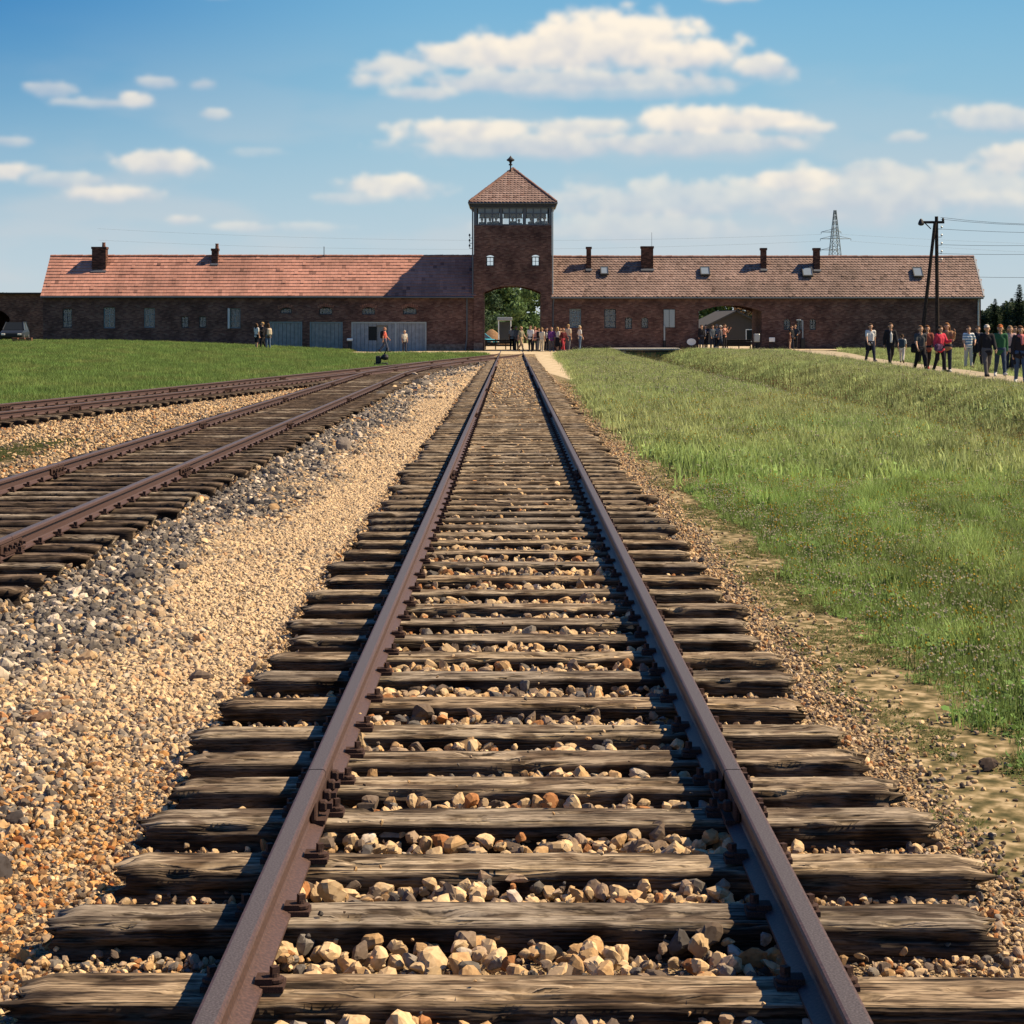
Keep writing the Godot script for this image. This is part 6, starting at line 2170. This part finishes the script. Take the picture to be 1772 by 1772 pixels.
func build_background() -> void:
	var c1 := broad_crown(1, 8.0, 7.5, 5200, 0.3)
	var c2 := broad_crown(2, 6.0, 6.0, 3800, 0.28)
	var c3 := broad_crown(3, 10.0, 9.0, 5200, 0.38)
	var k1 := conifer_crown(4, 9.0, 6.2)
	var k2 := conifer_crown(5, 7.0, 5.8)
	var green := Color(0.10, 0.17, 0.075)
	var deep := Color(0.028, 0.055, 0.03)
	tree("leafy_tree", "big green tree filling the left of the view through the tower arch", Vector3(-1.6, 0.2, -192.0), c1, 6.2, green, 0.2)
	tree("leafy_tree", "lower green tree sloping off on the right of the view through the tower arch", Vector3(1.5, 0.2, -200.0), c2, 4.6, green * 1.15, 0.16)
	tree("leafy_tree", "dark green tree hanging in at the left edge of the tower arch", Vector3(-3.6, 0.2, -186.0), c2, 5.0, Color(0.055, 0.10, 0.06), 0.16)
	tree("leafy_tree", "grey green tree behind the house roof in the second gateway", Vector3(19.3, 0.2, -215.0), c1, 6.2, Color(0.11, 0.145, 0.10), 0.2)
	tree("leafy_tree", "bright green tree right of the house gable in the second gateway", Vector3(23.3, 0.2, -210.0), c2, 5.0, Color(0.11, 0.16, 0.05), 0.18)
	tree("leafy_tree", "rust brown autumn tree at the right of the second gateway", Vector3(24.3, 0.2, -196.0), broad_crown(9, 6.5, 3.4, 2600, 0.22), 5.0, Color(0.2, 0.12, 0.06), 0.14)
	gabled_house("grey house with its dark gable roof seen through the second gateway", Vector3(21.0, 0.2, -186.0), 0.12, 6.4, 8.0, 1.7, 1.55, paint(Color(0.05, 0.045, 0.043), 0.9), Color(0.05, 0.048, 0.048))
	# right-hand end
	var trees := [[1722.0, 235.0, 0, 0.62, "small dark conifer just right of the roof's end"], [1738.0, 250.0, 1, 0.75, "dark conifer, second to the right of the gatehouse"], [1764.0, 228.0, 0, 0.80, "tallest dark conifer at the right edge of the view"], [1709.0, 262.0, 1, 0.66, "low conifer half hidden behind the right gable"], [1783.0, 215.0, 0, 0.75, "conifer cut off by the right edge of the view"], [1751.0, 275.0, 1, 0.9, "conifer behind and left of the tallest one"]]
	for q in trees:
		var h: float = 9.0 if q[2] == 0 else 7.0
		var o := Vector3((q[0] - 884.0) * q[1] / LENS, 0.0, -q[1])
		tree("conifer", q[4], o, k1 if q[2] == 0 else k2, h, deep * (0.9 + 0.25 * q[2]), 0.14, "conifers beyond the right gable")
		(get_child(get_child_count() - 1) as Node3D).scale = Vector3.ONE * q[3]
	var bushes := [[1706.0, 240.0, 0.75, "low dark leafy tree touching the right gable"], [1722.0, 262.0, 0.8, "dark leafy tree behind the small conifer right of the gable"], [1748.0, 246.0, 0.9, "dark leafy tree beneath the conifers near the right edge"], [1776.0, 238.0, 0.95, "dark leafy tree at the right edge beneath the tallest conifer"]]
	for q in bushes:
		tree("leafy_tree", q[3], Vector3((q[0] - 884.0) * q[1] / LENS, 0.0, -q[1]), c2, 4.4, Color(0.04, 0.065, 0.038), 0.15)
		(get_child(get_child_count() - 1) as Node3D).scale = Vector3.ONE * q[2]
	gabled_house("grey house with a pale roof among the conifers at the far right", Vector3(84.4, 0.0, -330.0), 0.9, 4.0, 5.0, 2.6, 1.9, paint(Color(0.09, 0.08, 0.075), 0.9), Color(0.075, 0.07, 0.07))
	# far left
	var z := -172.0
	var g := thing("brick_annexe", "long low dark brick building with a flat top at the far left", "building")
	var s := Shape.new()
	wall(s, Transform3D(Basis(), Vector3(-66.0, 0, z)), 24.6, 4.95, [[18.6, 20.8, 0.0, 3.5, 0.7], [8.0, 10.2, 0.0, 3.5, 0.7]], 0.4)
	s.box(Vector3(-53.7, 2.47, z - 8.0), Vector3(24.6, 4.95, 0.4))
	s.box(Vector3(-41.6, 2.47, z - 4.1), Vector3(0.4, 4.95, 7.2))
	put("wall", s.mesh(), M.brick, g)
	s = Shape.new()
	s.box(Vector3(-53.7, 5.02, z - 4.0), Vector3(25.0, 0.14, 8.8))
	put("roof", s.mesh(), M.underroof, g)
	tree("leafy_tree", "dark treetop showing over the flat brick building at the left edge", Vector3(-53.0, -0.6, -196.0), c2, 5.0, Color(0.04, 0.06, 0.035), 0.18)
	# a distant belt of wood closes the plain
	var r := RandomNumberGenerator.new()
	r.seed = 8
	var where := []
	var tint := []
	for k in 900:
		var a := r.randf_range(-1.3, 1.3)
		var d := r.randf_range(520.0, 640.0)
		var sc := r.randf_range(0.45, 0.75)
		where.append(Transform3D(Basis(Vector3.UP, r.randf() * TAU).scaled_local(Vector3(1.4, 1, 1.4) * sc), Vector3(sin(a) * d, -0.5, -cos(a) * d)))
		tint.append(Color(0.045, 0.075, 0.045) * r.randf_range(0.7, 1.2))
	spread("distant_wood", c3, M.leaf, where, tint)

# ------------------------------------------------------------------ sky
var puffs := []
func add_puff(px: float, py: float, w: float, h: float, strength: float, shade := 0.0) -> void:
	puffs.append([(px - 884.0) / LENS, (568.0 - py) / LENS, w / LENS, h / LENS, strength, shade])

var wisp := FastNoiseLite.new()
var air := Gradient.new()
func sky_color(az: float, el: float) -> Color:
	var e := maxf(el, 0.0)
	var c: Color = air.sample(clampf(e / 1.05, 0.0, 1.0))
	# deeper blue away from the sun, which stands to the right
	var away := 0.5 - 0.5 * sin(az)
	var deep := sst(0.5, 0.66, away) * sst(0.02, 0.2, e)
	c = c * Color(1.0 - 0.78 * deep, 1.0 - 0.5 * deep, 1.0 - 0.24 * deep)
	var x := az
	var y := e
	var n := wisp.get_noise_2d(x * 900.0, y * 1500.0)
	var n2 := wisp.get_noise_2d(x * 2600.0 + 77.0, y * 3800.0)
	var dens := 0.0
	var light := 0.0
	for p in puffs:
		var dx: float = (x - p[0]) / p[2]
		if absf(dx) > 1.6:
			continue
		var dy: float = (y - p[1]) / p[3]
		if absf(dy) > 2.4:
			continue
		if dy < 0.0:
			dy *= 1.25
		var q := 1.0 - sqrt(dx * dx + dy * dy) + n * 0.40 + n2 * 0.34 + 0.13
		var v: float = sst(0.0, lerpf(0.8, 0.42, clampf(0.5 + dy, 0.0, 1.0)), q) * p[4]
		if v > 0.0:
			var l := clampf(0.58 + 0.55 * dy + 0.5 * n2 - float(p[5]), 0, 1)
			light = lerpf(light, l, v / maxf(v + dens * (1.0 - v), 0.0001))
			dens = maxf(dens, v) + 0.25 * minf(dens, v) * (1.0 - maxf(dens, v))
	dens = clampf(dens, 0, 1)
	# thin haze of cloud low in the sky
	var veil := sst(0.0, 0.5, wisp.get_noise_2d(x * 260.0 + 500.0, y * 900.0) + 0.25) * (1.0 - sst(0.05, 0.17, y)) * 0.28
	c = c.lerp(Color(0.66, 0.64, 0.64), veil)
	var cl := Color(0.58, 0.60, 0.655).lerp(Color(1.02, 0.90, 0.74), light)
	c = c.lerp(cl, dens * 0.94)
	return c

func make_sky() -> Sky:
	wisp.seed = 17
	air.interpolation_mode = Gradient.GRADIENT_INTERPOLATE_CUBIC
	air.offsets = PackedFloat32Array([0.0, 0.035, 0.075, 0.115, 0.16, 0.24, 0.45, 1.0])
	air.colors = PackedColorArray([Color(0.54, 0.625, 0.665), Color(0.49, 0.61, 0.68), Color(0.385, 0.565, 0.675), Color(0.275, 0.505, 0.665), Color(0.185, 0.435, 0.655), Color(0.11, 0.335, 0.60), Color(0.065, 0.235, 0.53), Color(0.04, 0.16, 0.45)])
	wisp.frequency = 0.02
	wisp.fractal_octaves = 5
	for p in [[700, 122, 75, 18, 0.75, 0.0], [790, 104, 100, 26, 0.9, 0.0], [900, 98, 120, 38, 1.0, 0.0], [1010, 84, 110, 58, 1.0, -0.05], [1105, 90, 115, 50, 1.0, 0.0], [1200, 108, 90, 38, 1.0, 0.0], [1315, 125, 58, 26, 0.85, 0.1], [960, 148, 320, 22, 0.75, 0.35], [730, 165, 66, 15, 0.7, 0.15], [1050, 165, 180, 14, 0.45, 0.4],
		[800, 236, 120, 24, 0.85, 0.05], [795, 226, 60, 18, 0.8, -0.05], [900, 258, 240, 24, 0.7, 0.3], [1010, 226, 95, 20, 0.75, 0.1], [1200, 218, 110, 28, 0.95, 0.0], [1290, 216, 115, 26, 0.95, 0.0], [1385, 229, 55, 12, 0.7, 0.1], [1160, 254, 230, 22, 0.7, 0.3],
		[1370, 320, 90, 20, 0.85, 0.0], [1200, 350, 260, 38, 0.55, 0.25], [1520, 350, 320, 50, 0.55, 0.25], [1740, 288, 75, 28, 0.75, 0.1], [1700, 222, 100, 24, 0.7, 0.2], [1560, 246, 36, 12, 0.5, 0.2], [1500, 300, 60, 16, 0.4, 0.2], [1690, 356, 70, 14, 0.5, 0.0],
		[100, 170, 46, 14, 0.5, 0.3], [240, 185, 30, 14, 0.75, 0.1], [185, 190, 70, 9, 0.5, 0.25], [285, 153, 34, 11, 0.55, 0.2], [355, 155, 24, 12, 0.5, 0.2], [375, 205, 24, 10, 0.5, 0.2], [290, 290, 82, 22, 0.8, 0.1], [40, 258, 40, 10, 0.5, 0.35], [30, 308, 52, 18, 0.85, 0.1], [205, 343, 78, 16, 0.8, 0.1], [130, 322, 90, 14, 0.5, 0.3], [322, 385, 30, 9, 0.6, 0.1], [675, 328, 86, 22, 0.8, 0.1], [620, 346, 70, 12, 0.5, 0.2], [430, 397, 60, 9, 0.4, 0.1], [540, 395, 70, 10, 0.35, 0.1],
		[370, 0, 90, 10, 0.7, 0.2], [1268, 4, 50, 12, 0.75, 0.1], [440, 268, 50, 10, 0.25, 0.2], [1100, 400, 240, 24, 0.35, 0.2]]:
		add_puff(p[0], p[1], p[2] * 1.12, p[3] * 1.15, p[4], p[5])
	# the same fair-weather clouds all round
	var r := RandomNumberGenerator.new()
	r.seed = 12
	for k in 150:
		var az := r.randf_range(-PI, PI)
		var el := 0.03 + 0.5 * pow(r.randf(), 1.6)
		if absf(az) < 0.42 and el < 0.24:
			continue
		var w := r.randf_range(0.02, 0.07) * (0.7 + el * 2.0)
		for j in 3:
			puffs.append([az + r.randf_range(-w, w), el + r.randf_range(-0.004, 0.008), w * r.randf_range(0.5, 1.0), w * r.randf_range(0.18, 0.36), r.randf_range(0.55, 0.95), r.randf_range(0.0, 0.25)])
	var W := 4096
	var low := Image.create_empty(512, 256, false, Image.FORMAT_RGBF)
	var all := puffs
	for x in 512:
		var az := fposmod((x + 0.5) / 512.0 * TAU + PI, TAU) - PI
		puffs = all.filter(func(p): return absf(p[0] - az) < p[2] * 1.6)
		for y in 256:
			var el := PI / 2 - (y + 0.5) / 256.0 * PI
			low.set_pixel(x, y, sky_color(az, el))
	low.resize(W, W / 2, Image.INTERPOLATE_CUBIC)
	var half := int(0.33 / TAU * W)
	for xx in range(-half, half):
		var az := (xx + 0.5) / W * TAU
		var x := posmod(xx, W)
		puffs = all.filter(func(p): return absf(p[0] - az) < p[2] * 1.6)
		for y in range(W / 4 - int(0.21 / TAU * W), W / 4 + 2):
			var el := PI / 2 - (y + 0.5) / (W / 2.0) * PI
			low.set_pixel(x, y, sky_color(az, el))
	puffs = all
	var m := PanoramaSkyMaterial.new()
	m.panorama = ImageTexture.create_from_image(low)
	m.energy_multiplier = SKY_ENERGY
	var s := Sky.new()
	s.sky_material = m
	return s

const SKY_ENERGY := 0.53
func _ready() -> void:
	soft.seed = 3
	soft.frequency = 0.02
	soft.fractal_octaves = 4
	# camera
	var cam := Camera3D.new()
	cam.name = "camera"
	cam.position = Vector3(0, EYE, 0)
	var near := 0.1
	cam.set_frustum(1772.0 / LENS * near, Vector2(2.0 / LENS * near, -318.0 / LENS * near), near, 3000.0)
	cam.far = 3000.0
	add_child(cam)
	cam.current = true
	# sky, sun, exposure
	var env := Environment.new()
	env.background_mode = Environment.BG_SKY
	env.sky = make_sky()
	env.tonemap_mode = Environment.TONE_MAPPER_LINEAR
	env.tonemap_exposure = 1.95
	env.sdfgi_enabled = true
	env.ssao_enabled = true
	env.ssil_enabled = true
	var we := WorldEnvironment.new()
	we.name = "world_environment"
	we.environment = env
	add_child(we)
	var sun := DirectionalLight3D.new()
	sun.name = "sun"
	sun.light_energy = 1.6
	sun.light_color = Color(1.0, 0.90, 0.74)
	sun.light_angular_distance = 0.5
	sun.shadow_enabled = true
	sun.look_at_from_position(Vector3(0.9, 1.0, -0.14), Vector3.ZERO)
	add_child(sun)
	make_materials()
	M.pylon = paint(Color(0.22, 0.25, 0.27), 0.6)
	M.culvert = earth(noise_tex(0.05, [[0.2, Color(0.02, 0.022, 0.025)], [0.8, Color(0.05, 0.05, 0.055)]], 256, 93), 1.0)
	M.crate = earth(noise_tex(0.03, [[0.2, Color(0.10, 0.05, 0.035)], [0.8, Color(0.16, 0.08, 0.055)]], 256, 94), 0.6)
	M.mound = earth(noise_tex(0.03, [[0.2, Color(0.20, 0.12, 0.07)], [0.8, Color(0.30, 0.19, 0.11)]], 256, 95), 2.0)
	M.striped = paint(Color(1, 1, 1), 0.9)
	var st := Image.create_empty(4, 64, false, Image.FORMAT_RGB8)
	for y in 64:
		for x in 4:
			st.set_pixel(x, y, Color(0.10, 0.2, 0.33).linear_to_srgb() if (y / 8) % 2 else Color(0.68, 0.68, 0.7).linear_to_srgb())
	M.striped.albedo_texture = ImageTexture.create_from_image(st)
	M.striped.uv1_triplanar = true
	M.striped.uv1_scale = Vector3(2.2, 2.2, 2.2)
	var t0 := Time.get_ticks_msec()
	var lap := func(what: String) -> void:
		print(what, " ", Time.get_ticks_msec() - t0)
	build_land()
	lap.call("land")
	build_gatehouse()
	lap.call("house")
	build_background()
	build_tracks()
	lap.call("tracks")
	build_gravel()
	lap.call("gravel")
	build_grass()
	lap.call("grass")
	build_street_things()
	build_people()
	lap.call("people")
